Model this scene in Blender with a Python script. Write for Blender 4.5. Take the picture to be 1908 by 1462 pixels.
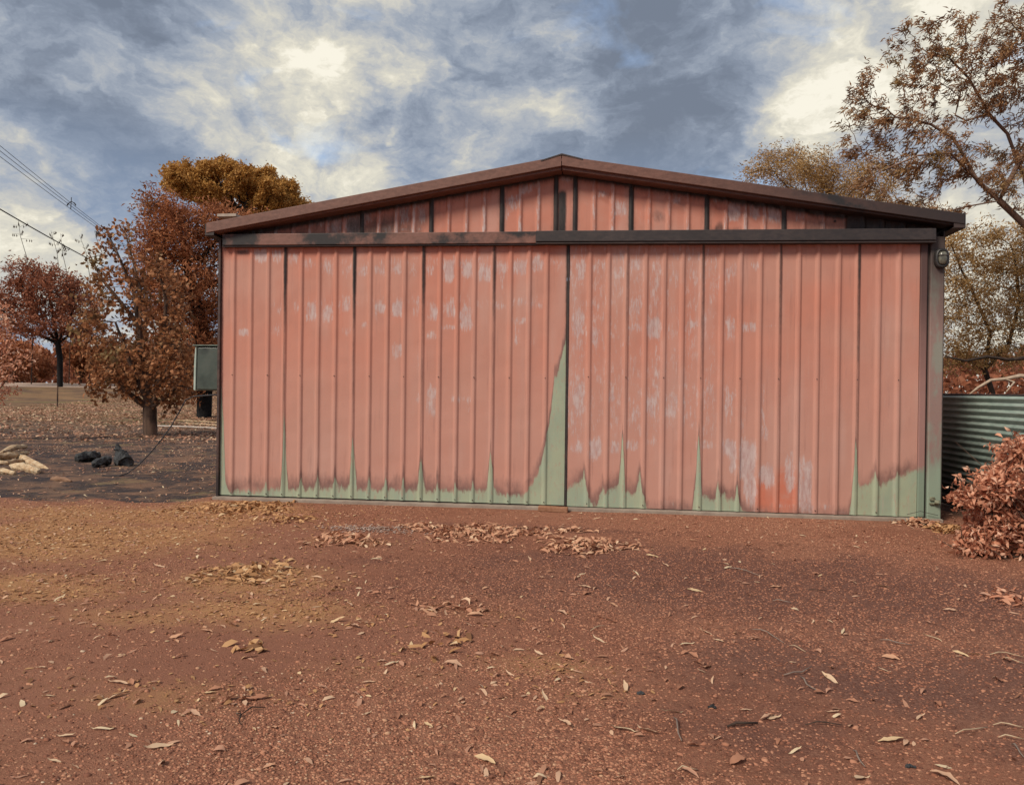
import bpy, math, random
import numpy as np
from mathutils import Vector, Matrix

C = bpy.context.scene
for o in list(bpy.data.objects):
    bpy.data.objects.remove(o)
COL = C.collection
R = math.radians
rng = np.random.default_rng(7)
random.seed(7)

# ------------------------------------------------------------------ camera
CP = np.array([0.585, -9.131, 1.4])
YAW, PIT, ROL, F = -0.1248, -0.0047, 0.0124, 1450.0
_fw = np.array([math.sin(YAW)*math.cos(PIT), math.cos(YAW)*math.cos(PIT), math.sin(PIT)])
_r = np.array([math.cos(YAW), -math.sin(YAW), 0.0])
_u = np.cross(_r, _fw)
CR = _r*math.cos(ROL) + _u*math.sin(ROL)
CU = -_r*math.sin(ROL) + _u*math.cos(ROL)
cd = bpy.data.cameras.new('camera')
cam = bpy.data.objects.new('camera', cd)
COL.objects.link(cam)
M = Matrix.Identity(4)
for i in range(3):
    M[i][0] = CR[i]; M[i][1] = CU[i]; M[i][2] = -_fw[i]; M[i][3] = CP[i]
cam.matrix_world = M
cd.sensor_width = 36.0
cd.lens = F/1908.0*36.0
cd.clip_end = 6000
cd.clip_start = 0.05
C.camera = cam

# ------------------------------------------------------------------ exposure
C.view_settings.view_transform = 'Standard'
C.view_settings.look = 'None'
C.view_settings.gamma = 1.0
C.view_settings.use_curve_mapping = False
C.view_settings.exposure = 1.28

# ------------------------------------------------------------------ helpers: points
def ray(px, py):
    d = _fw*F + CR*(px-954) - CU*(py-731)
    return d/np.linalg.norm(d)
def at_depth(px, py, depth):
    d = _fw + CR*((px-954)/F) - CU*((py-731)/F)
    return CP + d*depth
def on_y(px, py, y=0.0):
    d = ray(px, py)
    return CP + d*((y-CP[1])/d[1])
def gz(x, y):
    d = np.asarray(y)+9.13
    t = np.clip((d-40)/30.0, 0, 1)
    return 1.38*t*t*(3-2*t)
def on_ground(px, py, z=0.0):
    d = ray(px, py)
    if d[2] > -1e-4: return CP + d*200
    p = CP + d*((z-CP[2])/d[2])
    for _ in range(12):
        zz = float(gz(p[0], p[1])) + z
        p = CP + d*((zz-CP[2])/d[2])
    return p
def project(P):
    d = np.asarray(P) - CP
    w = d@_fw
    return 954+F*(d@CR)/w, 731-F*(d@CU)/w

# ------------------------------------------------------------------ world: cloudy sky
W = bpy.data.worlds.new("World"); C.world = W; W.use_nodes = True
nt = W.node_tree; N = nt.nodes; L = nt.links; N.clear()
SUN_EL, SUN_AZ = R(42), R(218)      # azimuth clockwise from +Y (the light comes from behind, left of the camera)
def wmath(op, a, b=None, c=None, clamp=False):
    n = N.new('ShaderNodeMath'); n.operation = op; n.use_clamp = clamp
    for i, v in enumerate((a, b, c)):
        if v is None: continue
        if isinstance(v, (int, float)): n.inputs[i].default_value = v
        else: L.new(v, n.inputs[i])
    return n.outputs[0]
def wv(op, a, b=None):
    n = N.new('ShaderNodeVectorMath'); n.operation = op
    for i, v in enumerate((a, b)):
        if v is None: continue
        if isinstance(v, (tuple, list)): n.inputs[i].default_value = v
        else: L.new(v, n.inputs[i])
    return n
out = N.new('ShaderNodeOutputWorld'); bg = N.new('ShaderNodeBackground'); L.new(bg.outputs[0], out.inputs[0])
bg.inputs['Strength'].default_value = 0.1
tc = N.new('ShaderNodeTexCoord'); D = tc.outputs['Generated']
sky = N.new('ShaderNodeTexSky'); sky.sky_type = 'NISHITA'; sky.sun_disc = False
sky.sun_elevation = SUN_EL; sky.sun_rotation = SUN_AZ
sep = N.new('ShaderNodeSeparateXYZ'); L.new(D, sep.inputs[0])
rot = N.new('ShaderNodeMapping'); L.new(D, rot.inputs[0])
rot.inputs['Rotation'].default_value = (0, R(-14), R(20)); rot.inputs['Scale'].default_value = (1.0, 1.0, 1.75)
def wnoise(vec, scale, detail, rough, dist=0.0, off=(0, 0, 0)):
    m = wv('ADD', vec, off).outputs[0]
    n = N.new('ShaderNodeTexNoise'); L.new(m, n.inputs['Vector'])
    n.inputs['Scale'].default_value = scale; n.inputs['Detail'].default_value = detail
    n.inputs['Roughness'].default_value = rough; n.inputs['Distortion'].default_value = dist
    return n.outputs['Fac']
P0 = rot.outputs[0]
wa = N.new('ShaderNodeTexNoise'); L.new(P0, wa.inputs['Vector']); wa.inputs['Scale'].default_value = 3.2; wa.inputs['Detail'].default_value = 7; wa.inputs['Roughness'].default_value = .58
PW = wv('ADD', P0, wv('MULTIPLY', wv('SUBTRACT', wa.outputs['Color'], (.5, .5, .5)).outputs[0], (.34, .34, .34)).outputs[0]).outputs[0]
n1 = wnoise(PW, 3.8, 9, 0.60, 0.2, (3.1, 1.7, 0))
n2 = wnoise(PW, 9.0, 8, 0.58, 0.3, (9.1, 4.7, 2))
n3 = wnoise(PW, 21, 7, 0.6, 0.2, (1.1, 14.7, 5))
val = wmath('MULTIPLY_ADD', n1, 1.25, -0.625)
val = wmath('ADD', val, wmath('MULTIPLY_ADD', n2, 1.15, -0.575))
val = wmath('ADD', val, wmath('MULTIPLY_ADD', n3, 0.55, -0.275))
# broad brighter and darker cloud banks, warped by noise so that their edges break up
nw = N.new('ShaderNodeTexNoise'); L.new(P0, nw.inputs['Vector']); nw.inputs['Scale'].default_value = 5.0; nw.inputs['Detail'].default_value = 6; nw.inputs['Roughness'].default_value = .6
wd = wv('MULTIPLY', wv('SUBTRACT', nw.outputs['Color'], (0.5, 0.5, 0.5)).outputs[0], (0.34, 0.34, 0.26)).outputs[0]
DW = wv('NORMALIZE', wv('ADD', D, wd).outputs[0]).outputs[0]
banks = [(560, 60, 170, .16), (690, 80, 100, .48), (450, 170, 100, .22), (745, 215, 60, .22), (650, 330, 140, .50), (860, 250, 40, .3), (560, 200, 90, .18), (925, 170, 60, .62), (1010, 220, 60, .2),
         (1580, 60, 170, .30), (1520, 150, 100, .30), (1720, 40, 140, .28), (1850, 200, 150, .28), (1790, 420, 150, .35), (1850, 640, 160, .45), (1460, 245, 45, .40),
         (1330, 110, 190, -.46), (1130, 60, 120, -.25), (1050, 130, 60, .18), (830, 200, 75, -.8), (820, 60, 90, -.2), (130, 120, 150, -.55), (300, 80, 120, -.2), (330, 150, 60, .25), (30, 200, 100, .05),
         (230, 330, 160, -.20), (60, 520, 120, .15), (250, 560, 200, .35), (430, 300, 120, -.2), (1400, 310, 160, -.20), (1180, 240, 110, -.12), (220, 390, 50, .22)]
for (px, py, rr, w_) in banks:
    d = ray(px, py); k = 1.0/((rr*1.05/F)**2)
    dt = wv('DOT_PRODUCT', DW, tuple(float(v) for v in d)).outputs['Value']
    e = wmath('EXPONENT', wmath('MULTIPLY', wmath('SUBTRACT', dt, 1.0), 2*k*0.5))
    val = wmath('MULTIPLY_ADD', e, w_*0.42, val)
val = wmath('MULTIPLY_ADD', val, 1.20, 0.44)
rmp = N.new('ShaderNodeValToRGB'); L.new(val, rmp.inputs[0])
cr = rmp.color_ramp; cr.interpolation = 'B_SPLINE'
stops = [(0.0, (.070, .084, .110)), (.25, (.104, .123, .157)), (.42, (.142, .162, .195)), (.56, (.188, .198, .212)), (.70, (.245, .242, .226)), (.86, (.315, .298, .245)), (1.0, (.41, .39, .335))]
cr.elements[0].position, cr.elements[0].color = stops[0][0], (*stops[0][1], 1)
cr.elements[1].position, cr.elements[1].color = stops[-1][0], (*stops[-1][1], 1)
for p_, c_ in stops[1:-1]:
    e = cr.elements.new(p_); e.color = (*c_, 1)
# bluer low in the dark parts
hz = wmath('SUBTRACT', 1.0, wmath('MULTIPLY', sep.outputs['Z'], 3.2), clamp=True)
dk = wmath('SUBTRACT', 1.0, wmath('MULTIPLY', val, 1.6), clamp=True)
mixb = N.new('ShaderNodeMix'); mixb.data_type = 'RGBA'; L.new(wmath('MULTIPLY', wmath('MULTIPLY', hz, dk), 1.3, clamp=True), mixb.inputs[0])
L.new(rmp.outputs[0], mixb.inputs[6]); mixb.inputs[7].default_value = (.120, .172, .262, 1)
# scale so that strength 0.1 gives these radiances, then let some clear sky through the thin gaps
sc = wv('MULTIPLY', mixb.outputs[2], (10.0, 10.0, 10.0)).outputs[0]
gap = wnoise(P0, 6.3, 6, .55, .8, (21.3, 3.3, 7))
gm = N.new('ShaderNodeMapRange'); L.new(gap, gm.inputs[0]); gm.inputs[1].default_value = .60; gm.inputs[2].default_value = .74; gm.inputs[4].default_value = .28
mx = N.new('ShaderNodeMix'); mx.data_type = 'RGBA'; L.new(gm.outputs[0], mx.inputs[0]); L.new(sc, mx.inputs[6])
L.new(wv('MULTIPLY', sky.outputs[0], (1.2, 1.2, 1.2)).outputs[0], mx.inputs[7])
L.new(mx.outputs[2], bg.inputs['Color'])
W.cycles.sampling_method = 'MANUAL'; W.cycles.sample_map_resolution = 512

# ------------------------------------------------------------------ sun (veiled by cloud)
sl = bpy.data.lights.new('sun', 'SUN'); sl.energy = 1.5; sl.angle = R(18); sl.color = (1.0, .90, .76)
so = bpy.data.objects.new('sun', sl); COL.objects.link(so)
sd = Vector((math.sin(SUN_AZ)*math.cos(SUN_EL), math.cos(SUN_AZ)*math.cos(SUN_EL), math.sin(SUN_EL)))
so.rotation_euler = sd.to_track_quat('Z', 'Y').to_euler()

# ------------------------------------------------------------------ helpers: objects
def tag(o, label=None, cat=None, group=None, kind=None):
    if label: o['label'] = label
    if cat: o['category'] = cat
    if group: o['group'] = group
    if kind: o['kind'] = kind
    return o
def mesh(name, V, Fc, mat=None, parent=None, attrs=None, smooth=False, loc=None):
    me = bpy.data.meshes.new(name)
    V = np.asarray(V, dtype=np.float32)
    if isinstance(Fc, np.ndarray):
        k = Fc.shape[1]
        me.vertices.add(len(V)); me.vertices.foreach_set('co', V.ravel())
        me.loops.add(Fc.size); me.loops.foreach_set('vertex_index', Fc.astype(np.int32).ravel())
        me.polygons.add(len(Fc)); me.polygons.foreach_set('loop_start', np.arange(0, Fc.size, k, dtype=np.int32))
        me.update(calc_edges=True)
    else:
        me.from_pydata([tuple(map(float, v)) for v in V], [], Fc); me.update()
    for k, a in (attrs or {}).items():
        at = me.attributes.new(k, 'FLOAT', 'POINT'); at.data.foreach_set('value', np.asarray(a, dtype=np.float32))
    if smooth: me.shade_smooth()
    if mat: me.materials.append(mat)
    o = bpy.data.objects.new(name, me); COL.objects.link(o)
    if parent: o.parent = parent
    if loc is not None: o.location = loc
    return o
def empty(name, loc=(0, 0, 0), label=None, cat=None, group=None):
    o = bpy.data.objects.new(name, None); COL.objects.link(o); o.location = tuple(map(float, loc)); o.empty_display_size = .2
    return tag(o, label, cat, group)
class MB:
    def __init__(s): s.v = []; s.f = []
    def add(s, V, Fc):
        n = len(s.v); s.v += [tuple(map(float, v)) for v in V]; s.f += [tuple(i+n for i in f) for f in Fc]
    def box(s, x0, x1, y0, y1, z0, z1):
        s.add([(x0, y0, z0), (x1, y0, z0), (x1, y1, z0), (x0, y1, z0), (x0, y0, z1), (x1, y0, z1), (x1, y1, z1), (x0, y1, z1)],
              [(0, 3, 2, 1), (4, 5, 6, 7), (0, 1, 5, 4), (1, 2, 6, 5), (2, 3, 7, 6), (3, 0, 4, 7)])
    def prism(s, poly, y0, y1):                       # polygon in xz extruded along y
        n = len(poly)
        s.add([(x, y0, z) for x, z in poly]+[(x, y1, z) for x, z in poly],
              [tuple(range(n)), tuple(range(2*n-1, n-1, -1))]+[(i, i+n, (i+1) % n+n, (i+1) % n) for i in range(n)])
    def tube(s, pts, rad, n=6, cap=True):
        pts = [np.asarray(p, float) for p in pts]; rings = []
        if isinstance(rad, (int, float)): rad = [rad]*len(pts)
        for i, p in enumerate(pts):
            t = pts[min(i+1, len(pts)-1)]-pts[max(i-1, 0)]; t = t/(np.linalg.norm(t)+1e-9)
            a = np.cross(t, (0.31, .12, .94)); a /= np.linalg.norm(a)+1e-9; b = np.cross(t, a)
            rings.append([p+rad[i]*(math.cos(q)*a+math.sin(q)*b) for q in np.linspace(0, 2*math.pi, n, endpoint=False)])
        V = [v for r in rings for v in r]; Fc = []
        for i in range(len(pts)-1):
            for k in range(n): Fc.append((i*n+k, i*n+(k+1) % n, (i+1)*n+(k+1) % n, (i+1)*n+k))
        if cap: Fc += [tuple(range(n-1, -1, -1)), tuple((len(pts)-1)*n+k for k in range(n))]
        s.add(V, Fc)
    def build(s, name, mat, parent=None, smooth=False, bevel=0):
        o = mesh(name, s.v, s.f, mat, parent, smooth=smooth)
        if bevel:
            b = o.modifiers.new('bevel', 'BEVEL'); b.width = bevel; b.segments = 2; b.limit_method = 'ANGLE'
        return o

# ------------------------------------------------------------------ helpers: materials
class MT:
    def __init__(s, name, rough=.8, spec=.3):
        s.m = bpy.data.materials.new(name); s.m.use_nodes = True; s.t = s.m.node_tree; s.N = s.t.nodes; s.L = s.t.links
        s.p = s.N['Principled BSDF']; s.p.inputs['Roughness'].default_value = rough; s.p.inputs['Specular IOR Level'].default_value = spec
        s.tc = s.N.new('ShaderNodeTexCoord'); s.obj = s.tc.outputs['Object']
    def put(s, sock, v):
        if isinstance(v, (int, float)): sock.default_value = v
        elif isinstance(v, tuple): sock.default_value = (*v, 1) if (len(v) == 3 and len(sock.default_value) == 4) else v
        else: s.L.new(v, sock)
    def noise(s, scale, detail=4, rough=.55, vec=None, dist=0, stretch=None, off=None, color=False):
        v = vec or s.obj
        if stretch or off:
            mp = s.N.new('ShaderNodeMapping'); s.L.new(v, mp.inputs[0]); mp.inputs['Scale'].default_value = stretch or (1, 1, 1)
            if off: mp.inputs['Location'].default_value = off
            v = mp.outputs[0]
        n = s.N.new('ShaderNodeTexNoise'); s.L.new(v, n.inputs['Vector']); n.inputs['Scale'].default_value = scale
        n.inputs['Detail'].default_value = detail; n.inputs['Roughness'].default_value = rough; n.inputs['Distortion'].default_value = dist
        return n.outputs['Color' if color else 'Fac']
    def math(s, op, a, b=0.0, c=0.0, clamp=False):
        n = s.N.new('ShaderNodeMath'); n.operation = op; n.use_clamp = clamp
        for i, v in enumerate((a, b, c)): s.put(n.inputs[i], v)
        return n.outputs[0]
    def rng(s, v, a, b, c=0.0, d=1.0, smooth=True):
        n = s.N.new('ShaderNodeMapRange'); n.interpolation_type = 'SMOOTHSTEP' if smooth else 'LINEAR'
        s.put(n.inputs[0], v)
        for i, q in enumerate((a, b, c, d)): n.inputs[i+1].default_value = q
        return n.outputs[0]
    def mix(s, f, a, b, mode='MIX'):
        n = s.N.new('ShaderNodeMix'); n.data_type = 'RGBA'; n.blend_type = mode; s.put(n.inputs[0], f); s.put(n.inputs[6], a); s.put(n.inputs[7], b)
        return n.outputs[2]
    def ramp(s, v, stops):
        n = s.N.new('ShaderNodeValToRGB'); s.put(n.inputs[0], v); e = n.color_ramp.elements
        e[0].position, e[0].color = stops[0][0], (*stops[0][1], 1); e[1].position, e[1].color = stops[-1][0], (*stops[-1][1], 1)
        for p, c in stops[1:-1]:
            q = e.new(p); q.color = (*c, 1)
        return n.outputs[0]
    def attr(s, name):
        n = s.N.new('ShaderNodeAttribute'); n.attribute_name = name; return n.outputs['Fac']
    def color(s, v): s.put(s.p.inputs['Base Color'], v)
    def bump(s, h, strength=.4, dist=.01):
        n = s.N.new('ShaderNodeBump'); n.inputs['Strength'].default_value = strength; n.inputs['Distance'].default_value = dist
        s.L.new(h, n.inputs['Height']); s.L.new(n.outputs[0], s.p.inputs['Normal'])
def mottled(name, c1, c2, scale=6, rough=.8, spec=.3, bump=.3, bscale=40, bdist=.005, stretch=None, dark=None, metal=0):
    m = MT(name, rough, spec)
    f = m.rng(m.noise(scale, 6, .65, stretch=stretch), .3, .7)
    c = m.mix(f, c1, c2)
    if dark: c = m.mix(m.rng(m.noise(scale*.4, 5, .6, off=(5, 3, 1)), .5, .72), c, dark)
    m.color(c); m.bump(m.noise(bscale, 5, .6, stretch=stretch), bump, bdist)
    m.p.inputs['Metallic'].default_value = metal
    return m.m

# heat-scorched cladding paint: red paint, green where the fire did not reach, grey bloom, sooting, painted rib shade
def clad_material(name):
    m = MT(name, .52, .35)
    geo = m.N.new('ShaderNodeNewGeometry'); pos = geo.outputs['Position']
    big = m.noise(.9, 3, .5, vec=pos); med = m.noise(5, 5, .6, vec=pos, stretch=(1, 1, .45)); fine = m.noise(60, 4, .6, vec=pos)
    base = m.mix(m.rng(big, .35, .68), (.50, .200, .140), (.47, .235, .180))
    base = m.mix(m.rng(med, .42, .72, 0, .5), base, (.42, .19, .145))
    spz = m.N.new('ShaderNodeSeparateXYZ'); m.L.new(pos, spz.inputs[0])
    base = m.mix(m.math('MULTIPLY', m.rng(m.math('ADD', spz.outputs[2], m.math('MULTIPLY_ADD', big, 1.6, -.8)), 2.4, .6), .62), base, (.475, .265, .215))
    hi = m.attr('hot')
    base = m.mix(m.rng(m.math('MULTIPLY', hi, m.rng(m.noise(6, 5, .65, vec=pos, off=(2, 5, 8)), .3, .55, .35, 1)), 0, 1, 0, .8), base, (.52, .150, .085))
    pale = m.noise(1.3, 3, .5, vec=pos, stretch=(3.2, 1, .5), off=(4, 2, 1))
    base = m.mix(m.rng(pale, .5, .75, 0, .45), base, (.49, .30, .255))
    # grey bloom
    wn = m.noise(26, 6, .7, vec=pos, stretch=(1.3, 1, .33)); wn2 = m.noise(7, 4, .6, vec=pos, stretch=(1.5, 1, .55), off=(1, 7, 3))
    wn4 = m.noise(48, 5, .7, vec=pos, stretch=(1.6, 1, .22), off=(3, 1, 3))
    w = m.math('ADD', m.attr('white'), m.math('ADD', m.math('MULTIPLY_ADD', wn, 1.25, -.625), m.math('MULTIPLY_ADD', wn2, 1.0, -.5)))
    w = m.math('ADD', w, m.math('MULTIPLY_ADD', wn4, 1.5, -.75))
    wf = m.math('MULTIPLY', m.rng(w, .32, .82), m.rng(m.attr('white'), .02, .45, 0, .80))
    col = m.mix(wf, base, m.mix(m.rng(wn, .35, .65), (.40, .27, .26), (.52, .44, .43)))
    # green paint left below; violet brown scorch halo along its edge
    gn = m.noise(16, 6, .7, vec=pos, stretch=(1.4, 1, .45)); gn3 = m.noise(2.6, 3, .5, vec=pos, off=(8, 1, 1))
    g = m.math('ADD', m.attr('green'), m.math('ADD', m.math('MULTIPLY_ADD', gn, .26, -.13), m.math('MULTIPLY_ADD', gn3, .10, -.05)))
    halo = m.math('MULTIPLY', m.rng(g, -.20, -.005), m.rng(g, .07, .03))
    halo = m.math('MULTIPLY', halo, m.rng(m.noise(3.1, 3, .5, vec=pos, off=(2, 2, 9)), .3, .58, .25, .95))
    col = m.mix(halo, col, (.19, .105, .090))
    green = m.mix(m.rng(med, .35, .7), (.33, .37, .26), (.28, .335, .25))
    green = m.mix(m.rng(m.noise(14, 4, .6, vec=pos, stretch=(2, 1, .4)), .55, .8, 0, .5), green, (.33, .31, .23))
    green = m.mix(m.rng(m.noise(18, 5, .7, vec=pos, stretch=(1.5, 1, .5), off=(4, 4, 4)), .54, .66, 0, .55), green, (.36, .25, .19))
    col = m.mix(m.math('MULTIPLY', m.rng(g, -.02, .05), m.rng(m.noise(40, 5, .7, vec=pos, stretch=(1, 1, .5)), .25, .42, .72, 1)), col, green)
    col = m.mix(m.rng(m.noise(5, 6, .7, vec=pos, stretch=(4.5, 1, .22), off=(4, 7, 1)), .56, .74, 0, .4), col, (.25, .12, .10))
    col = m.mix(m.rng(m.noise(7, 6, .7, vec=pos, stretch=(4.0, 1, .25), off=(9, 7, 1)), .58, .76, 0, .35), col, (.50, .32, .27))
    # sooting, with the rib shade painted into the same mask
    sn = m.noise(11, 6, .65, vec=pos, stretch=(1.6, 1, .4)); sn2 = m.noise(45, 4, .6, vec=pos, stretch=(1, 1, .5))
    s_ = m.math('ADD', m.attr('soot_shade'), m.math('ADD', m.math('MULTIPLY_ADD', sn, .5, -.25), m.math('MULTIPLY_ADD', sn2, .25, -.125)))
    sf = m.math('MULTIPLY', m.rng(s_, .15, .85), m.rng(m.attr('soot_shade'), .0, .12))
    col = m.mix(sf, col, m.mix(m.rng(sn, .35, .7), (.018, .015, .015), (.05, .038, .035)))
    # rain grime, specks
    col = m.mix(m.rng(m.noise(150, 2, .5, vec=pos), .70, .78, 0, .5), col, (.12, .06, .05))
    m.color(col)
    m.put(m.p.inputs['Roughness'], m.math('MULTIPLY_ADD', med, .35, .36))
    h = m.math('ADD', m.math('MULTIPLY', fine, .25), m.math('MULTIPLY', m.noise(3.5, 3, .5, vec=pos), 1.0))
    m.bump(h, .32, .012)
    return m.m
CLAD = clad_material('scorched_cladding_paint')

def trim_material(name, c1, c2, soot_c=(.02, .017, .018), lo=.45, hi=.62, scale=2.2, rough=.55, x0=None, x1=None):
    m = MT(name, rough, .4)
    geo = m.N.new('ShaderNodeNewGeometry'); pos = geo.outputs['Position']
    a = m.noise(scale, 6, .62, vec=pos); b = m.noise(26, 5, .65, vec=pos, stretch=(.5, 1, 1))
    c = m.mix(m.rng(b, .3, .7), c1, c2)
    c = m.mix(m.rng(m.noise(70, 3, .6, vec=pos, stretch=(.4, 1, 1)), .55, .8, 0, .4), c, tuple(min(1, v*1.8) for v in c2))
    f = m.rng(a, lo, hi)
    if x0 is not None:
        sp = m.N.new('ShaderNodeSeparateXYZ'); m.L.new(pos, sp.inputs[0])
        f = m.math('ADD', m.math('MULTIPLY', f, .75), m.rng(sp.outputs[0], x0, x1, -.25, .95), clamp=True)
    c = m.mix(f, c, soot_c)
    m.color(c); m.bump(m.math('ADD', a, m.math('MULTIPLY', b, .3)), .3, .008)
    return m.m
# ------------------------------------------------------------------ GROUND
rngg = np.random.default_rng(3)
def vnoise(x, y, s, seed=0):                        # cheap smooth value noise
    x = np.asarray(x)*s; y = np.asarray(y)*s
    xi = np.floor(x).astype(np.int64); yi = np.floor(y).astype(np.int64); xf = x-xi; yf = y-yi
    def h(a, b):
        n = (a*374761393+b*668265263+seed*1442695041) & 0x7fffffff
        n = ((n ^ (n >> 13))*1274126177) & 0x7fffffff
        return ((n ^ (n >> 16)) & 0xffff)/65535.0
    u = xf*xf*(3-2*xf); v = yf*yf*(3-2*yf)
    return (h(xi, yi)*(1-u)+h(xi+1, yi)*u)*(1-v)+(h(xi, yi+1)*(1-u)+h(xi+1, yi+1)*u)*v
def fbm(x, y, s, o=4, seed=0):
    r = 0; a = .5; t = 0
    for i in range(o): r = r+a*vnoise(x, y, s*2**i, seed+i*17); t += a; a *= .5
    return r/t
def micro(x, y):                                    # small relief of the yard
    k = np.clip(1-(np.hypot(np.asarray(x), np.asarray(y)+3)-14)/10, 0, 1)
    flat = np.clip((np.abs(np.asarray(y)-4.0)-4.05)/.5, 0, 1)+np.clip((np.abs(np.asarray(x))-4.3)/.5, 0, 1)
    flat = np.clip(flat, 0, 1)
    return ((fbm(x, y, .55, 3, 5)-.5)*.075+(fbm(x, y, 3.2, 3, 9)-.5)*.022)*k*flat
def height(x, y): return gz(x, y)+micro(x, y)
def soft(v, a, b):
    t = np.clip((v-a)/(b-a), 0, 1); return t*t*(3-2*t)
def masks(x, y):
    """char: burnt ground on the left past the shed's front line; gold: sandy leaf-stained drive edge; yard: red gravel."""
    n = fbm(x, y, .8, 5, 21); n2 = fbm(x, y, .35, 4, 31); n3 = fbm(x, y, 2.2, 4, 8)
    # border of the burnt ground runs from far left to the shed's left corner
    border = -.15 + .10*(x+4.2) + (n-.5)*2.0 + (fbm(x, y, 3.5, 3, 66)-.5)*.5
    char = soft(y, border-.25, border+.55)*soft(-x, 3.7, 4.35)*(.62+.38*soft(n2, .3, .5))
    char = np.maximum(char, soft(x, 4.3, 4.9)*soft(y+.8*(n-.5), -1.6, -.2))
    gold = np.zeros_like(x)
    for (cx, cy, rx, ry, a) in GOLD:
        gold = np.maximum(gold, a*np.exp(-(((x-cx)/rx)**2+((y-cy)/ry)**2)))
    gold = np.clip(gold*(.35+1.3*n3), 0, 1)
    return char, gold
GOLD = []
for (px, py, rx, ry, a) in [(440, 945, 1.0, .5, 1.0), (250, 960, 2.0, .7, .9), (90, 1000, 1.7, 1.0, 1.0), (40, 1090, 1.0, .5, .7), (480, 1085, .6, .5, .8), (520, 1140, 1.0, .4, .6),
                            (230, 1150, .7, .25, .5), (330, 1300, .8, .25, .5), (800, 1140, .8, .2, .35), (1010, 1235, .4, .18, .5), (1090, 1290, .35, .15, .35), (640, 1010, .6, .3, .4), (700, 1250, .6, .2, .35)]:
    q = on_ground(px, py); GOLD.append((q[0], q[1], rx, ry, a))
WORN = []
for (px, py, rx, ry, a) in [(600, 985, .7, .35, .8), (560, 1000, .7, .4, .9), (420, 1060, .5, .6, .6), (620, 1180, 1.1, .45, .95), (480, 1220, .8, .35, .9), (330, 1250, .6, .3, .8), (150, 1300, .7, .25, .7), (820, 1270, .5, .25, .7), (1500, 1180, .9, .4, .4), (250, 1140, .9, .3, .6), (980, 1190, .6, .3, .5), (640, 1080, .5, .4, .5)]:
    q = on_ground(px, py); WORN.append((q[0], q[1], rx, ry, a))
def wornmask(x, y):
    w = np.zeros_like(x)
    for (cx, cy, rx, ry, a) in WORN: w = np.maximum(w, a*np.exp(-(((x-cx)/rx)**2+((y-cy)/ry)**2)))
    return np.clip(w*(.5+1.0*fbm(x, y, 1.3, 4, 55)), 0, 1)
DARK = []
for (px, py, rx, ry, a) in [(1350, 1080, 2.8, 1.3, .85), (1650, 1100, 1.8, 1.2, .8), (1860, 1240, .7, .6, .7), (1000, 985, 1.6, .35, .6), (1150, 1110, 1.5, .5, .5), (750, 1050, .9, .3, .45), (1600, 1250, 1.2, .8, .7), (1450, 1350, .8, .5, .5), (1330, 1230, .5, .25, .4), (1880, 1400, .4, .3, .5)]:
    q = on_ground(px, py); DARK.append((q[0], q[1], rx, ry, a))
def darkmask(x, y):
    w = np.zeros_like(x)
    for (cx, cy, rx, ry, a) in DARK: w = np.maximum(w, a*np.exp(-(((x-cx)/rx)**2+((y-cy)/ry)**2)))
    return w
gx = np.unique(np.concatenate([-np.geomspace(14, 2500, 42), np.arange(-14, 14.01, .1), np.geomspace(14.2, 2500, 42)]))
gy = np.unique(np.concatenate([np.array([-400, -150, -60, -30, -20, -14]), np.arange(-11.5, 12.01, .1), np.arange(12.3, 32, .3), np.arange(33, 90, 1.5), np.geomspace(92, 4000, 26)]))
GX, GY = np.meshgrid(gx, gy); nx, ny = len(gx), len(gy)
GZ = height(GX, GY)
V = np.stack([GX.ravel(), GY.ravel(), GZ.ravel()], 1)
idx = np.arange(nx*ny).reshape(ny, nx)
Q = np.stack([idx[:-1, :-1].ravel(), idx[:-1, 1:].ravel(), idx[1:, 1:].ravel(), idx[1:, :-1].ravel()], 1)
char, gold = masks(GX.ravel(), GY.ravel())
far = soft(GY.ravel(), 9, 22)
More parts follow.
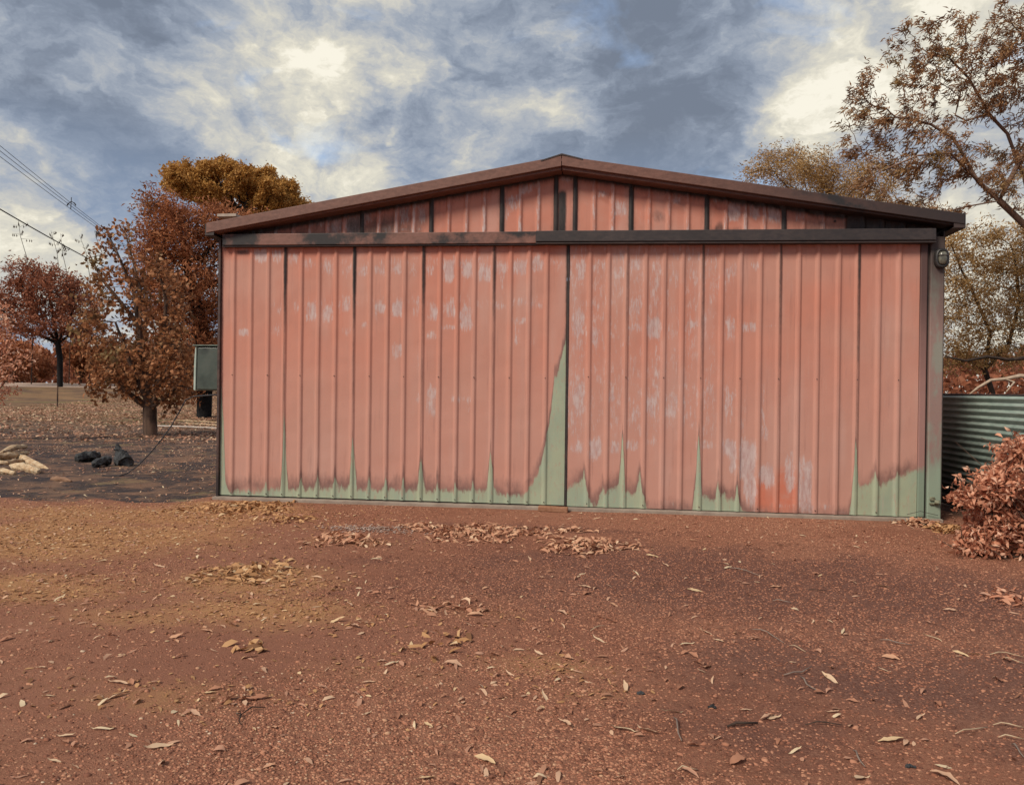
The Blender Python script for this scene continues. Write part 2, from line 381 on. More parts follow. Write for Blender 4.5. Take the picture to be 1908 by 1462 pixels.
def ground_material():
    m = MT('burnt_yard_ground', .95, .12)
    geo = m.N.new('ShaderNodeNewGeometry'); pos = geo.outputs['Position']
    a = m.noise(.55, 4, .55, vec=pos); b = m.noise(9, 5, .7, vec=pos); g = m.noise(85, 4, .7, vec=pos); v1 = m.noise(230, 3, .65, vec=pos)
    red = m.mix(m.rng(a, .32, .68), (.255, .106, .066), (.330, .152, .096))
    red = m.mix(m.rng(b, .45, .72, 0, .6), red, (.165, .068, .042))
    red = m.mix(m.rng(g, .50, .70, 0, .75), red, (.44, .23, .14))
    red = m.mix(m.rng(v1, .52, .66, 0, .7), red, (.085, .042, .030))
    gold = m.mix(m.rng(b, .3, .7), (.39, .19, .085), (.46, .25, .12))
    gold = m.mix(m.rng(g, .5, .68, 0, .7), gold, (.20, .105, .055))
    gn = m.math('ADD', m.attr('gold'), m.math('MULTIPLY_ADD', b, .5, -.25))
    red = m.mix(m.rng(m.math('ADD', m.attr('dark'), m.math('MULTIPLY_ADD', m.noise(1.7, 6, .68, vec=pos, off=(6, 6, 1)), 1.3, -.65)), .18, .75, 0, .72), red, m.mix(m.rng(g, .42, .62), (.085, .042, .036), (.19, .098, .078)))
    red = m.mix(m.rng(m.noise(42, 5, .75, vec=pos, off=(1, 6, 1)), .55, .68, 0, .55), red, (.11, .048, .034))
    red = m.mix(m.math('MULTIPLY', m.attr('worn'), m.rng(b, .25, .7, 1, .55)), red, m.mix(m.rng(v1, .4, .65), (.30, .135, .088), (.22, .095, .062)))
    col = m.mix(m.rng(gn, .12, .75, 0, .85), red, gold)
    ch = m.mix(m.rng(b, .35, .65), (.042, .034, .036), (.085, .060, .054))
    ch = m.mix(m.rng(m.noise(1.3, 6, .7, vec=pos, stretch=(.9, 1.05, 1)), .44, .58, 0, .9), ch, (.20, .118, .080))
    ch = m.mix(m.rng(m.noise(2.1, 6, .7, vec=pos, stretch=(.9, 1.1, 1), off=(7, 3, 1)), .50, .62, 0, .8), ch, (.032, .030, .036))
    ch = m.mix(m.rng(m.noise(1.1, 6, .7, vec=pos, stretch=(.9, 1.05, 1), off=(1, 9, 1)), .55, .66, 0, .7), ch, (.23, .17, .09))
    ch = m.mix(m.rng(g, .54, .68, 0, .7), ch, (.22, .16, .13))
    ch = m.mix(m.rng(m.noise(18, 4, .7, vec=pos, stretch=(.5, 1.5, 1)), .60, .72, 0, .8), ch, (.25, .14, .085))
    col = m.mix(m.rng(m.math('ADD', m.attr('char'), m.math('MULTIPLY_ADD', b, .6, -.3)), .35, .65), col, ch)
    fr = m.mix(m.rng(m.noise(.8, 5, .65, vec=pos, stretch=(.4, 1, 1)), .35, .62), (.10, .066, .050), (.25, .150, .078))
    fr = m.mix(m.rng(m.noise(5, 5, .7, vec=pos, stretch=(.5, 1.2, 1)), .52, .66, 0, .7), fr, (.32, .19, .10))
    fr = m.mix(m.rng(m.noise(.5, 3, .6, vec=pos, off=(3, 8, 0), stretch=(.35, 1, 1)), .56, .66, 0, .6), fr, (.15, .165, .055))
    col = m.mix(m.attr('far'), col, fr)
    m.color(col)
    m.bump(m.math('ADD', m.math('MULTIPLY', g, .5), m.math('ADD', m.math('MULTIPLY', v1, .35), m.math('MULTIPLY', b, .8))), .85, .02)
    return m.m
mesh('ground', V, Q, ground_material(), attrs={'char': char, 'gold': gold, 'far': far*.85, 'dark': darkmask(GX.ravel(), GY.ravel()), 'worn': wornmask(GX.ravel(), GY.ravel())}, smooth=True)['kind'] = 'structure'

# road beyond, running across on the left
rd = MB(); xs = np.linspace(-140, 30, 60)
ya, yb = 51.0, 60.5
V = []; 
for x in xs:
    for y in np.linspace(ya, yb, 6): V.append((x, y, float(gz(x, y))+.02))
Fc = [(i*6+j, (i+1)*6+j, (i+1)*6+j+1, i*6+j+1) for i in range(len(xs)-1) for j in range(5)]
mesh('road', V, Fc, mottled('dusty_road', (.34, .24, .18), (.42, .31, .24), 1.5, stretch=(.3, 1, 1)), smooth=True)['kind'] = 'structure'

# ------------------------------------------------------------------ SHED
HW = 4.232
shed = empty('shed', (0, 0, 0), 'fire-scorched metal shed with red and green ribbed cladding and two large sliding doors', 'shed')
GA = on_y(1047, 306, -.17)                       # underside of the upper barge at the apex
m_barge = trim_material('barge_paint', (.125, .058, .043), (.18, .088, .066), x0=-.5, x1=4.6, lo=.56, hi=.8)
m_trackL = trim_material('track_cover_paint', (.15, .07, .052), (.21, .10, .078), lo=.45, hi=.62, scale=2.3)
m_black = trim_material('sooty_track_cover', (.030, .024, .026), (.055, .042, .040), lo=.3, hi=.8, scale=1.4)
m_dark = mottled('charred_trim', (.022, .018, .018), (.055, .036, .032), 9, .6, .4)  # also colours the dark strips standing in for gap shade
m_conc = mottled('concrete_slab', (.33, .27, .22), (.24, .185, .15), 5, .9, .2, .4, 60)
m_slabside = m_conc

slab = MB(); slab.box(-HW-.0, HW-.02, -.14, 8.5, -.15, .035); slab.build('floor_slab', m_conc, shed, bevel=.008)

def ribx(pxs, y_img, off, sc, org, yplane):
    return [float(on_y(org[0]+p/sc, org[1]+y_img/sc, yplane)[0]) for p in pxs]
LD_Y, RD_Y = -.055, -.055
ribL = ribx([160, 250, 340, 425, 512, 603, 692, 785, 872, 963, 1053, 1146, 1237, 1328, 1418, 1515, 1605, 1703, 1795], 80, 0, 2.806, (380, 440), LD_Y)
ribR = ribx([150, 238, 322, 412, 500, 585, 675, 768, 855, 948, 1037, 1128, 1218, 1315, 1403, 1503, 1597], 80, 0, 2.51, (1040, 440), RD_Y)
def polyH(pts, sc, org, yplane):
    P = [on_y(org[0]+a/sc, org[1]+b/sc, yplane) for a, b in pts]
    xs = np.array([p[0] for p in P]); zs = np.array([p[2] for p in P]); o = np.argsort(xs)
    return xs[o], zs[o]
gL = [(85, 780), (98, 800), (103, 1000), (108, 1240), (122, 1322), (145, 1335), (225, 1325), (240, 1300), (256, 1328), (312, 1325), (326, 1275), (342, 1325), (395, 1325), (412, 1200), (421, 900), (430, 1200), (445, 1325),
      (490, 1318), (508, 1240), (526, 1315), (575, 1300), (597, 1235), (618, 1315), (668, 1315), (686, 1240), (706, 1318), (758, 1310), (771, 1180), (779, 1030), (788, 1180), (803, 1315), (845, 1318), (865, 1245), (888, 1322),
      (932, 1318), (952, 1240), (974, 1322), (1022, 1320), (1043, 1240), (1064, 1322), (1112, 1310), (1126, 1230), (1135, 1145), (1146, 1230), (1162, 1322), (1202, 1325), (1221, 1270), (1242, 1322), (1296, 1325), (1315, 1268),
      (1336, 1325), (1388, 1318), (1406, 1265), (1426, 1322), (1478, 1310), (1490, 1200), (1498, 1120), (1508, 1200), (1524, 1325), (1572, 1345), (1588, 1325), (1606, 1350), (1672, 1350), (1690, 1330), (1706, 1295),
      (1740, 1245), (1765, 1180), (1785, 1080), (1810, 960), (1828, 800), (1832, 735), (1856, 705), (1868, 640), (1884, 560), (1896, 520)]
gR = [(40, 1175), (60, 1165), (85, 1150), (104, 1140), (120, 1095), (136, 1150), (150, 1220), (168, 1258), (190, 1240), (200, 1180), (207, 1168), (220, 1190), (250, 1178), (272, 1165), (288, 1150), (294, 1040), (301, 890), (307, 1040), (314, 1180),
      (345, 1195), (368, 1170), (382, 1100), (396, 1180), (405, 1215), (412, 1280), (430, 1300), (520, 1295), (625, 1292), (636, 1200), (644, 1140), (651, 1000), (657, 905), (663, 1000), (670, 1200), (700, 1225), (728, 1225), (745, 1125), (760, 1200),
      (800, 1235), (822, 1230), (836, 1150), (850, 1235), (875, 1280), (895, 1310), (1000, 1325), (1200, 1330), (1350, 1320), (1366, 1290), (1376, 1160), (1384, 1050), (1390, 945), (1397, 1050), (1406, 1170), (1440, 1160), (1465, 1130), (1482, 1085),
      (1498, 1160), (1530, 1150), (1560, 1130), (1582, 1098), (1600, 1125), (1640, 1095), (1665, 1080), (1700, 1060), (1760, 1040)]
def narrow(pts, w=9):
    o = []; n = len(pts)
    for i, (x, z) in enumerate(pts):           # pull the shoulders of every rib spike in towards the rib itself
        for j in (i-1, i+1):
            if 0 <= j < n and pts[j][1] < z-20 and abs(pts[j][0]-x) > w and abs(pts[j][0]-x) < 30 and i not in (0, n-1): x = pts[j][0]+(w if x > pts[j][0] else -w)
        o.append((x, z))
    return o
HL = polyH(narrow(gL[:-12])+gL[-12:], 2.806, (380, 440), LD_Y); HR = polyH(narrow(gR), 2.51, (1040, 440), RD_Y)
def blobs(lst, sc, org, yplane):
    r = []
    for (a, b, w, h, s) in lst:
        p = on_y(org[0]+a/sc, org[1]+b/sc, yplane); k = sc*150
        r.append((p[0], p[2], w/k, h/k, s))
    return r
wL = blobs([(205, 75, 40, 20, .5), (300, 100, 45, 40, .8), (380, 105, 35, 40, .7), (465, 120, 35, 35, .6), (560, 140, 40, 40, .45), (650, 170, 40, 45, .5), (740, 180, 35, 50, .4), (830, 180, 35, 35, .6), (920, 170, 35, 40, .55), (1010, 175, 35, 30, .55), (1095, 190, 30, 35, .4),
            (1190, 180, 40, 45, .5), (1280, 180, 32, 65, .85), (1375, 180, 35, 45, .75), (1465, 190, 35, 60, .6), (1555, 170, 35, 50, .6), (1650, 160, 40, 45, .7), (1745, 140, 35, 50, .6),
            (380, 370, 45, 50, .35), (470, 380, 40, 50, .35), (560, 395, 35, 65, .75), (645, 400, 35, 55, .6), (735, 370, 40, 40, .5), (845, 465, 35, 20, .6), (925, 375, 35, 30, .65), (1015, 380, 35, 45, .9), (1105, 390, 30, 40, .4), (1200, 400, 35, 55, .5), (1285, 380, 35, 50, .65),
            (1375, 420, 40, 75, .75), (1560, 365, 30, 20, .5), (1650, 440, 40, 25, .55), (1730, 360, 40, 25, .45), (210, 500, 40, 22, .65), (380, 490, 40, 40, .4), (745, 495, 40, 28, .5), (1190, 515, 30, 30, .6), (1300, 475, 70, 15, .5), (1635, 520, 14, 60, .55), (1015, 600, 30, 45, .7),
            (1125, 640, 18, 60, .4), (1190, 860, 28, 95, .6), (1120, 830, 18, 90, .4), (1345, 850, 60, 30, .45), (1390, 880, 25, 60, .4), (1560, 230, 12, 50, .5), (895, 420, 14, 40, .4), (1715, 545, 12, 40, .35), (870, 700, 900, 300, .0)], 2.806, (380, 440), LD_Y)
wR = blobs([(110, 150, 22, 60, .95), (195, 140, 35, 40, .55), (280, 170, 35, 35, .6), (365, 130, 35, 35, .7), (455, 150, 35, 45, .5), (530, 150, 30, 40, .5), (805, 150, 35, 50, .6), (915, 140, 25, 25, .65), (800, 220, 30, 40, .4),
            (90, 400, 28, 75, .8), (180, 470, 35, 55, .6), (250, 420, 35, 25, .5), (360, 330, 35, 50, .7), (360, 430, 40, 20, .7), (445, 430, 38, 60, .85), (530, 450, 30, 25, .6), (625, 410, 38, 22, .65), (800, 430, 35, 70, .65), (890, 425, 45, 25, .65), (980, 420, 40, 12, .55),
            (555, 380, 20, 15, .45), (625, 510, 25, 50, .35), (530, 600, 15, 80, .35), (95, 760, 30, 110, .65), (150, 830, 10, 90, .6), (250, 740, 25, 70, .6), (365, 800, 25, 90, .55), (440, 800, 35, 70, .65), (525, 800, 32, 80, .65), (605, 800, 30, 60, .6), (685, 780, 25, 90, .4), (795, 790, 40, 120, .5),
            (860, 850, 15, 90, .45), (955, 800, 18, 110, .5), (965, 920, 20, 35, .6), (80, 985, 40, 35, .6), (168, 990, 34, 60, .9), (255, 985, 35, 30, .6), (340, 975, 40, 30, .7), (430, 965, 40, 18, .5), (690, 975, 50, 22, .7), (800, 985, 40, 40, .8), (885, 1050, 45, 100, 1.0), (900, 1180, 35, 90, .9), (970, 1120, 38, 55, .95),
            (1090, 1120, 30, 100, .8), (1150, 1150, 35, 120, .95), (1160, 1260, 40, 40, .8), (1060, 1260, 60, 14, .5), (1240, 1265, 40, 18, .5), (510, 1250, 40, 18, .5), (175, 1200, 18, 40, .4), (940, 1290, 60, 10, .4), (820, 1060, 25, 60, .6), (1320, 1290, 40, 12, .4)], 2.51, (1040, 440), RD_Y)
hR = blobs([(965, 1215, 45, 80, 1.0), (1070, 1190, 50, 100, 1.0), (1010, 1270, 80, 40, .7), (600, 700, 10, 10, 0)], 2.51, (1040, 440), RD_Y)

def sheet_set(parent, name, x0, x1, z0fn, z1fn, ribs, laps, yb, attrfn, rh=.018, zstep=.03, wob=.007, seed=0):
    """one mesh per cladding sheet; laps = x of sheet joints"""
    edges = [x0]+[l for l in laps if x0+.05 < l < x1-.05]+[x1]
    for k in range(len(edges)-1):
        a, b = edges[k], edges[k+1]
        xs = [a, b]+list(np.arange(a, b, .035))
        for r in ribs:
            if a-.04 < r < b+.04:
                xs += [r+q for q in (-.038, -.030, -.016, -.012, 0, .012, .016, .030, .038) if a <= r+q <= b]
        xs = np.array(sorted(set(round(float(v), 4) for v in xs)))
        def prof(x):
            d = np.min(np.abs(np.asarray(ribs)[:, None]-x[None, :]), axis=0) if len(ribs) else np.full(len(x), 9.)
            h = np.clip((.034-d)/(.034-.013), 0, 1)*rh
            # faint swages in the pans
            return h
        h = prof(xs)
        za = np.array([z0fn(x) for x in xs]); zb = np.array([z1fn(x) for x in xs])
        nz = max(2, int((zb-za).max()/zstep)+1)
        T = np.linspace(0, 1, nz)
        X = np.repeat(xs[None, :], nz, 0); Z = za[None, :]+(zb-za)[None, :]*T[:, None]
        dent = (fbm(X, Z, 2.4, 3, 40+seed)-.5)*wob*2.2+(fbm(X*3.0, Z*.35, 1.0, 2, 70+seed)-.5)*wob
        Y = yb-h[None, :]-dent+(.003 if k % 2 else 0)
        # crumple from the gable fire
        at = attrfn(X.ravel(), Z.ravel(), np.repeat((h/rh)[None, :], nz, 0).ravel())
        if 'push' in at: Y = Y+at.pop('push').reshape(Y.shape)
        V = np.stack([X.ravel(), Y.ravel(), Z.ravel()], 1)
        m_ = len(xs); idx = np.arange(m_*nz).reshape(nz, m_)
        Q = np.stack([idx[:-1, :-1].ravel(), idx[:-1, 1:].ravel(), idx[1:, 1:].ravel(), idx[1:, :-1].ravel()], 1)
        mesh(name, V, Q, CLAD, parent, attrs=at)
def gsum(x, z, lst, cap=1.0):
    r = np.zeros_like(x)
    for (cx, cz, w, h, s) in lst: r = np.maximum(r, s*np.exp(-((np.abs(x-cx)/w)**4+(np.abs(z-cz)/h)**3)))
    return r
ZB = .052
ZT_L = float(on_y(700, 452, LD_Y)[2]); ZT_R = ZT_L
lapL = [ribL[i] for i in (3, 7, 11, 15)]; lapR = [ribR[i] for i in (2, 6, 10, 14)]
xL0, xL1 = float(on_y(412, 700, LD_Y)[0]), float(on_y(1054, 700, LD_Y)[0])
xR0, xR1 = float(on_y(1059, 700, RD_Y)[0]), float(on_y(1711, 700, RD_Y)[0])
def rust(x, z, ribs, zz, ev):
    r_ = np.zeros_like(x)
    for i, l in enumerate(ribs):
        if i % ev == 0: r_ = np.maximum(r_, .25*np.exp(-((x-l)/.012)**2)*np.exp(-np.clip(zz-z, 0, 9)/.07)*(z < zz+.01))
    return r_
def aL(x, z, rib):
    w = np.maximum(1.15*gsum(x, z, wL), .40*np.exp(-((z-2.88)/.14)**2)*soft(x, -3.6, -3.0)+.0)
    w = np.maximum(w, .38*np.exp(-((z-2.42)/.12)**2)*soft(x, -3.6, -3.0)*soft(-x, -.2, .3))*(1-.55*rib)
    up = np.clip((z-1.5)/1.5, 0, 1)
    s = .9*np.exp(-np.clip(ZT_L-z, 0, 9)/.05)
    for i, l in enumerate(lapL):
        st = [.85, .95, .78, .72][i]; d = np.abs(x-l-.012)
        s = np.maximum(s, st*np.exp(-(d/(.014+.014*up))**2)*np.clip(.50+.75*soft(z, 2.0, 3.0), 0, 1)*soft(z, .5, 1.4))
    for l in ribL: s = np.maximum(s, .14*np.exp(-((x-l-.030)/.012)**2)*(.5+.9*up))  # dark line painted on each rib's right flank as its shaded side
    s = np.maximum(s, .7*np.exp(-np.clip(xL1-x, 0, 9)/.02)*soft(z, .9, 2.4))
    s = np.maximum(s, .75*np.exp(-((x-xL0-.02)/.02)**2)*soft(z, 2.2, 3.1))
    s = np.maximum(s, .8*np.exp(-(((x-ribL[0]-.1)/.10)**4+((z-3.03)/.03)**2)))
    s = np.maximum(s, rust(x, z, ribL, 1.53, 2))
    return {'green': np.interp(x, *HL)-z, 'white': w, 'soot_shade': s, 'hot': .55*soft(z, 2.85, 3.05)}
def aR(x, z, rib):
    w = np.maximum(gsum(x, z, wR), .36*soft(-x, -2.5, -1.6)*soft(z, .7, .9))*(1-.5*rib)
    up = np.clip((z-1.5)/1.5, 0, 1)
    s = .95*np.exp(-np.clip(ZT_R-z, 0, 9)/(.06+.03*soft(x, 1, 4)))
    for i, l in enumerate(lapR):
        st = [.5, .75, .75, .85][i]; d = np.abs(x-l-.012)
        s = np.maximum(s, st*np.exp(-(d/.022)**2)*np.clip(.45+.5*up, 0, 1)*soft(z, .4, 1.2))
    for l in ribR: s = np.maximum(s, .14*np.exp(-((x-l-.030)/.012)**2)*(.5+.9*up))  # shaded right side of the ribs, put into the colour
    s = np.maximum(s, rust(x, z, ribR, 1.55, 2))
    return {'green': np.interp(x, *HR)-z, 'white': w, 'soot_shade': s, 'hot': np.maximum(gsum(x, z, hR), .35*soft(z, 2.8, 3.0))}
doorL = MB(); doorL.box(xL0+.01, xL1-.01, LD_Y+.015, LD_Y+.045, ZB+.02, ZT_L+.05)
dL = doorL.build('sliding_door', m_dark, shed); tag(dL, 'left sliding door with narrow green fringe along its foot')
sheet_set(dL, 'cladding_sheet', xL0, xL1, lambda x: ZB, lambda x: ZT_L+.06, ribL, lapL, LD_Y, aL, seed=1)
doorR = MB(); doorR.box(xR0+.01, xR1-.01, RD_Y+.015, RD_Y+.045, ZB+.02, ZT_R+.05)
dR = doorR.build('sliding_door', m_dark, shed); tag(dR, 'right sliding door with grey bloom and orange patches near its foot')
sheet_set(dR, 'cladding_sheet', xR0, xR1, lambda x: ZB-.008, lambda x: ZT_R+.06, ribR, lapR, RD_Y, aR, seed=2)
# dark strip standing in for the shaded gap between the doors; edge stiles
e = MB(); e.box(xL1+.004, xR0-.004, LD_Y-.012, LD_Y+.04, ZB, ZT_L+.04); e.build('door_gap_shade', m_dark, shed)
e = MB(); e.box(xL0-.035, xL0-.004, LD_Y-.035, LD_Y+.06, .036, ZT_L+.06); e.build('edge_trim', trim_material('edge_trim_paint', (.05, .03, .027), (.10, .06, .05), lo=.4, hi=.7), shed, bevel=.004)
# foot of the doors: thin dark strips that stand in for the gap's shade
for (a, b, nm) in ((xL0, xL1, dL), (xR0, xR1, dR)):
    e = MB(); e.box(a, b, -.036, -.016, .036, ZB+.012); e.build('bottom_gap_shade', m_dark, nm)
# screws
def screws(parent, ribs, rows, every=1):
    s = MB()
    for i, r in enumerate(ribs):
        for (z, ev) in rows:
            if i % ev == 0:
                x = r+.004*(i % 3-1)
                s.tube([(x, LD_Y-.026, z), (x, LD_Y-.016, z)], .006, 6)
    s.build('screws', mottled('screw_metal', (.05, .035, .03), (.10, .07, .06), 30), parent)['kind'] = 'stuff'
screws(dL, ribL, [(ZB+.03, 1), (1.53, 2)]); screws(dR, ribR, [(ZB+.03, 3), (1.55, 2)])

# gable wall
apexT = float(GA[2]); endL = on_y(386, 432, -.17); endR = on_y(1790, 417, -.17)
slopeL = (apexT-endL[2])/(0-endL[0]); slopeR = (apexT-endR[2])/(endR[0]); xA = float(GA[0])
ZG0 = float(on_y(1047, 436, 0)[2])-.08
def zroof(x): return apexT-.06-(slopeL*(xA-x) if x < xA else slopeR*(x-xA))
gl = ribx([255, 292, 378, 468, 556, 645, 735, 827, 915, 1007, 1098, 1190, 1280, 1373, 1465, 1558, 1652, 1748, 1840], 400, 0, 2.806, (380, 260), 0)
gr = ribx([208, 288, 366, 445, 520, 603, 684, 765, 845, 928, 1008, 1092, 1175, 1258, 1345, 1428, 1510, 1600], 330, 0, 2.271, (980, 260), 0)
gribs = gl+gr
glaps = [gl[7], gl[11], gl[15], gl[18], gr[0], gr[3], gr[7], gr[11], gr[15]]
wG = blobs([(300, 455, 40, 20, .3), (600, 430, 60, 30, .6), (690, 440, 40, 60, .8), (780, 440, 45, 60, .9), (850, 400, 35, 60, .7), (950, 470, 35, 25, .5), (1050, 390, 30, 60, .7), (1140, 390, 20, 50, .85), (1060, 470, 90, 10, .6), (1140, 330, 30, 40, .6),
            (1690, 260, 30, 25, .8), (1620, 330, 50, 45, .65), (1580, 390, 30, 40, .6), (1885, 205, 30, 14, .8), (1700, 240, 60, 20, .5)], 2.806, (380, 260), 0)
wG += blobs([(325, 230, 25, 18, .6), (400, 290, 30, 40, .75), (640, 250, 22, 25, .65), (810, 250, 25, 20, .7), (880, 300, 30, 45, 1.0), (970, 300, 20, 40, .95), (1050, 310, 26, 45, .95), (1150, 320, 15, 30, .6), (180, 165, 30, 15, .8), (1290, 330, 30, 14, .45), (560, 340, 30, 40, .3), (480, 320, 30, 50, .3)], 2.271, (980, 260), 0)
crump = blobs([(880, 310, 26, 40, 1), (970, 310, 24, 45, -1), (1050, 320, 24, 40, 1), (1210, 325, 30, 20, 1), (330, 240, 30, 20, 1), (800, 270, 30, 30, -1), (640, 260, 24, 30, 1)], 2.271, (980, 260), 0)
def aG(x, z, rib):
    zt = np.array([zroof(v) for v in x]); dz = zt-z
    s = 1.05*np.exp(-np.clip(dz, 0, 9)/.075)
    for i, l in enumerate(glaps):
        s = np.maximum(s, 1.1*np.exp(-((x-l)/.032)**4)); s = np.maximum(s, .5*np.exp(-((x-l)/.07)**2))
    s = np.maximum(s, .75*soft(-x, 2.0, 3.1)*(1-.7*rib)*(.25+1.5*(fbm(x, z, 3.5, 4, 4)-.25)))
    s = np.maximum(s, .50*soft(-x, 1.0, 2.0)*(1-rib)*(.4+1.1*fbm(x, z, 4, 3, 44)))
    s = np.maximum(s, .34*(1-rib)*soft(fbm(x, z, 3, 3, 45), .45, .7)*soft(-(zroof(0)-z), -.5, -.0))
    s = np.maximum(s, 1.2*soft(x, 3.0, 3.35))
    s = np.maximum(s, .42*soft(x, 2.3, 2.9))
    for l in gribs: s = np.maximum(s, .35*np.exp(-((x-l-.032)/.014)**2)+.0)  # painted shade at the right foot of every gable rib
    mid = (gl[18]+gr[0])/2-.02
    s = np.maximum(s, .95*np.exp(-((x-mid+.02)/.055)**4)*soft(-z, -(zroof(mid)-.14), -(zroof(mid)-.25)))
    s = np.maximum(s, .6*np.exp(-np.clip(z-ZG0-.085, 0, 9)/.03))
    s = np.maximum(s, .62*(1-rib)*soft(fbm(x, z, 2.2, 3, 47), .50, .68)*soft(x, .6, 1.4))
    w = gsum(x, z, wG)
    w = np.maximum(w, .85*rib*(fbm(x, z, 1.7, 3, 14)+.15)*(1-soft(x, 3.0, 3.3)))
    p = np.zeros_like(x)
    for (cx, cz, ww, hh, sg) in crump: p = p+sg*.02*np.exp(-(((x-cx)/ww)**2+((z-cz)/hh)**2))*np.sin((x+z*.8)*42)
    return {'green': np.full_like(x, -2.0), 'white': w, 'soot_shade': s, 'hot': np.full_like(x, .38), 'push': p}
gw = MB(); gw.prism([(-HW+.02, ZG0), (HW-.02, ZG0), (HW-.02, zroof(HW)-.02), (xA, apexT-.08), (-HW+.02, zroof(-HW)-.02)], .03, .06)
g_o = gw.build('gable_wall', m_dark, shed)
xg0 = float(on_y(440, 432, 0)[0]); xg1 = float(on_y(1705, 420, 0)[0])
sheet_set(g_o, 'cladding_sheet', -HW+.25, HW-.12, lambda x: min(ZG0, zroof(x)-.002), lambda x: max(zroof(x)+.03, ZG0+.002), gribs, glaps, 0.0, aG, zstep=.02, wob=.009, seed=3)
# small bullet-like hole in the gable
hp = on_y(1556, 412, -.02); h = MB(); h.tube([(hp[0], -.012, hp[2]), (hp[0], -.020, hp[2])], .014, 8); h.build('vent_hole', m_dark, shed)

# track covers
def strip(name, pa, pb, pc, pd, y0, y1, mat, bev=.006):
    """quad given by four picture corners on plane y0: top-left, top-right, bottom-right, bottom-left, extruded back to y1"""
    P = [on_y(*p, y0) for p in (pa, pb, pc, pd)]
    s = MB(); s.prism([(p[0], p[2]) for p in P], y0, y1)
    return s.build(name, mat, shed, bevel=bev)
o = strip('track_cover', (414, 436), (999, 431), (999, 453), (414, 457), -.15, .0, m_trackL); tag(o, 'rusty red track cover over the left door')
o = strip('track_cover', (998, 430), (1745, 425), (1745, 447), (998, 450), -.185, .0, m_black); tag(o, 'sooty black track cover over the right door')
strip('track_lip', (998, 451), (1745, 448.5), (1745, 451.5), (998, 454), -.172, .0, m_dark, 0)
strip('track_lip', (414, 457.6), (999, 453.6), (999, 456), (414, 460), -.135, .0, m_dark, 0)

# barge boards, two steps each side, and eaves ends
def board(name, a, b, th, y0, y1, mat, lab=None):
    pa, pb = on_y(*a, y0), on_y(*b, y0)
    s = MB(); s.prism([(pa[0], pa[2]), (pb[0], pb[2]), (pb[0], pb[2]-th), (pa[0], pa[2]-th)], y0, y1)
    o = s.build(name, mat, shed, bevel=.005)
    if lab: tag(o, lab)
board('barge_capping', (384, 415.5), (1046.2, 290), .118, -.24, .0, m_barge)
board('barge_capping', (1047.2, 290), (1798, 398), .112, -.24, .0, m_barge, 'right barge capping, darker and sooty')
board('barge_trim', (386, 428), (1046, 307), .058, -.20, .0, m_barge)
board('barge_trim', (1047.4, 307), (1786, 411), .058, -.20, .0, m_barge, 'right barge trim, darker and sooty')
# ridge cap
rc = on_y(1047, 287, -.24)
s = MB(); s.prism([(rc[0]-.24, rc[2]-.065), (rc[0], rc[2]+.006), (rc[0]+.24, rc[2]-.06), (rc[0]+.24, rc[2]-.075), (rc[0], rc[2]-.01), (rc[0]-.24, rc[2]-.08)], -.245, 8.6); s.build('ridge_capping', m_dark, shed)
# roof planes
ra = on_y(1047, 292, -.24); rl = on_y(384, 418, -.24); rr = on_y(1796, 401, -.24)
for (p, q, n) in ((rl, ra, 'l'), (ra, rr, 'r')):
    s = MB()
    ys = np.arange(-.22, 8.6, .02); tot = 8.55+.22
    s.prism([(p[0], p[2]-.02), (q[0], q[2]-.02), (q[0], q[2]-.05), (p[0], p[2]-.05)], -.235, 8.55)
    L_ = np.hypot(q[0]-p[0], q[2]-p[2])
    nb = int(8.5/.21)
    for k in range(nb):
        y = -.1+k*.21
        s.add([(p[0], y-.02, p[2]-.021), (q[0], y-.02, q[2]-.021), (q[0], y, q[2]+.003), (p[0], y, p[2]+.003), (p[0], y+.02, p[2]-.021), (q[0], y+.02, q[2]-.021)], [(0, 1, 2, 3), (3, 2, 5, 4)])
    s.build('roof', m_barge, shed)
# gutters on both eaves
for (x, z, sg) in ((rl[0]+.0, rl[2], -1), (rr[0], rr[2], 1)):
    s = MB(); x0, x1 = (x-.015, x+.10) if sg < 0 else (x-.10, x+.02)
    s.box(x0, x1, -.225, 8.55, z-.135, z-.125)
    xo = x0 if sg < 0 else x1
    s.box(xo-.006, xo+.006, -.225, 8.55, z-.135, z+(.01 if sg < 0 else .035)); s.box(x0+.004, x1-.004, -.232, -.226, z-.13, z-.02)
    s.build('gutter', m_dark, shed)
# loose bent flashing and leaves caught on the left roof edge
q = on_y(425, 402, .6); s = MB(); s.box(q[0]-.1, q[0]+.16, .5, .9, q[2]-.03, q[2]+.005); s.build('loose_flashing', mottled('dusty_flashing', (.30, .24, .20), (.42, .36, .30), 8), shed)

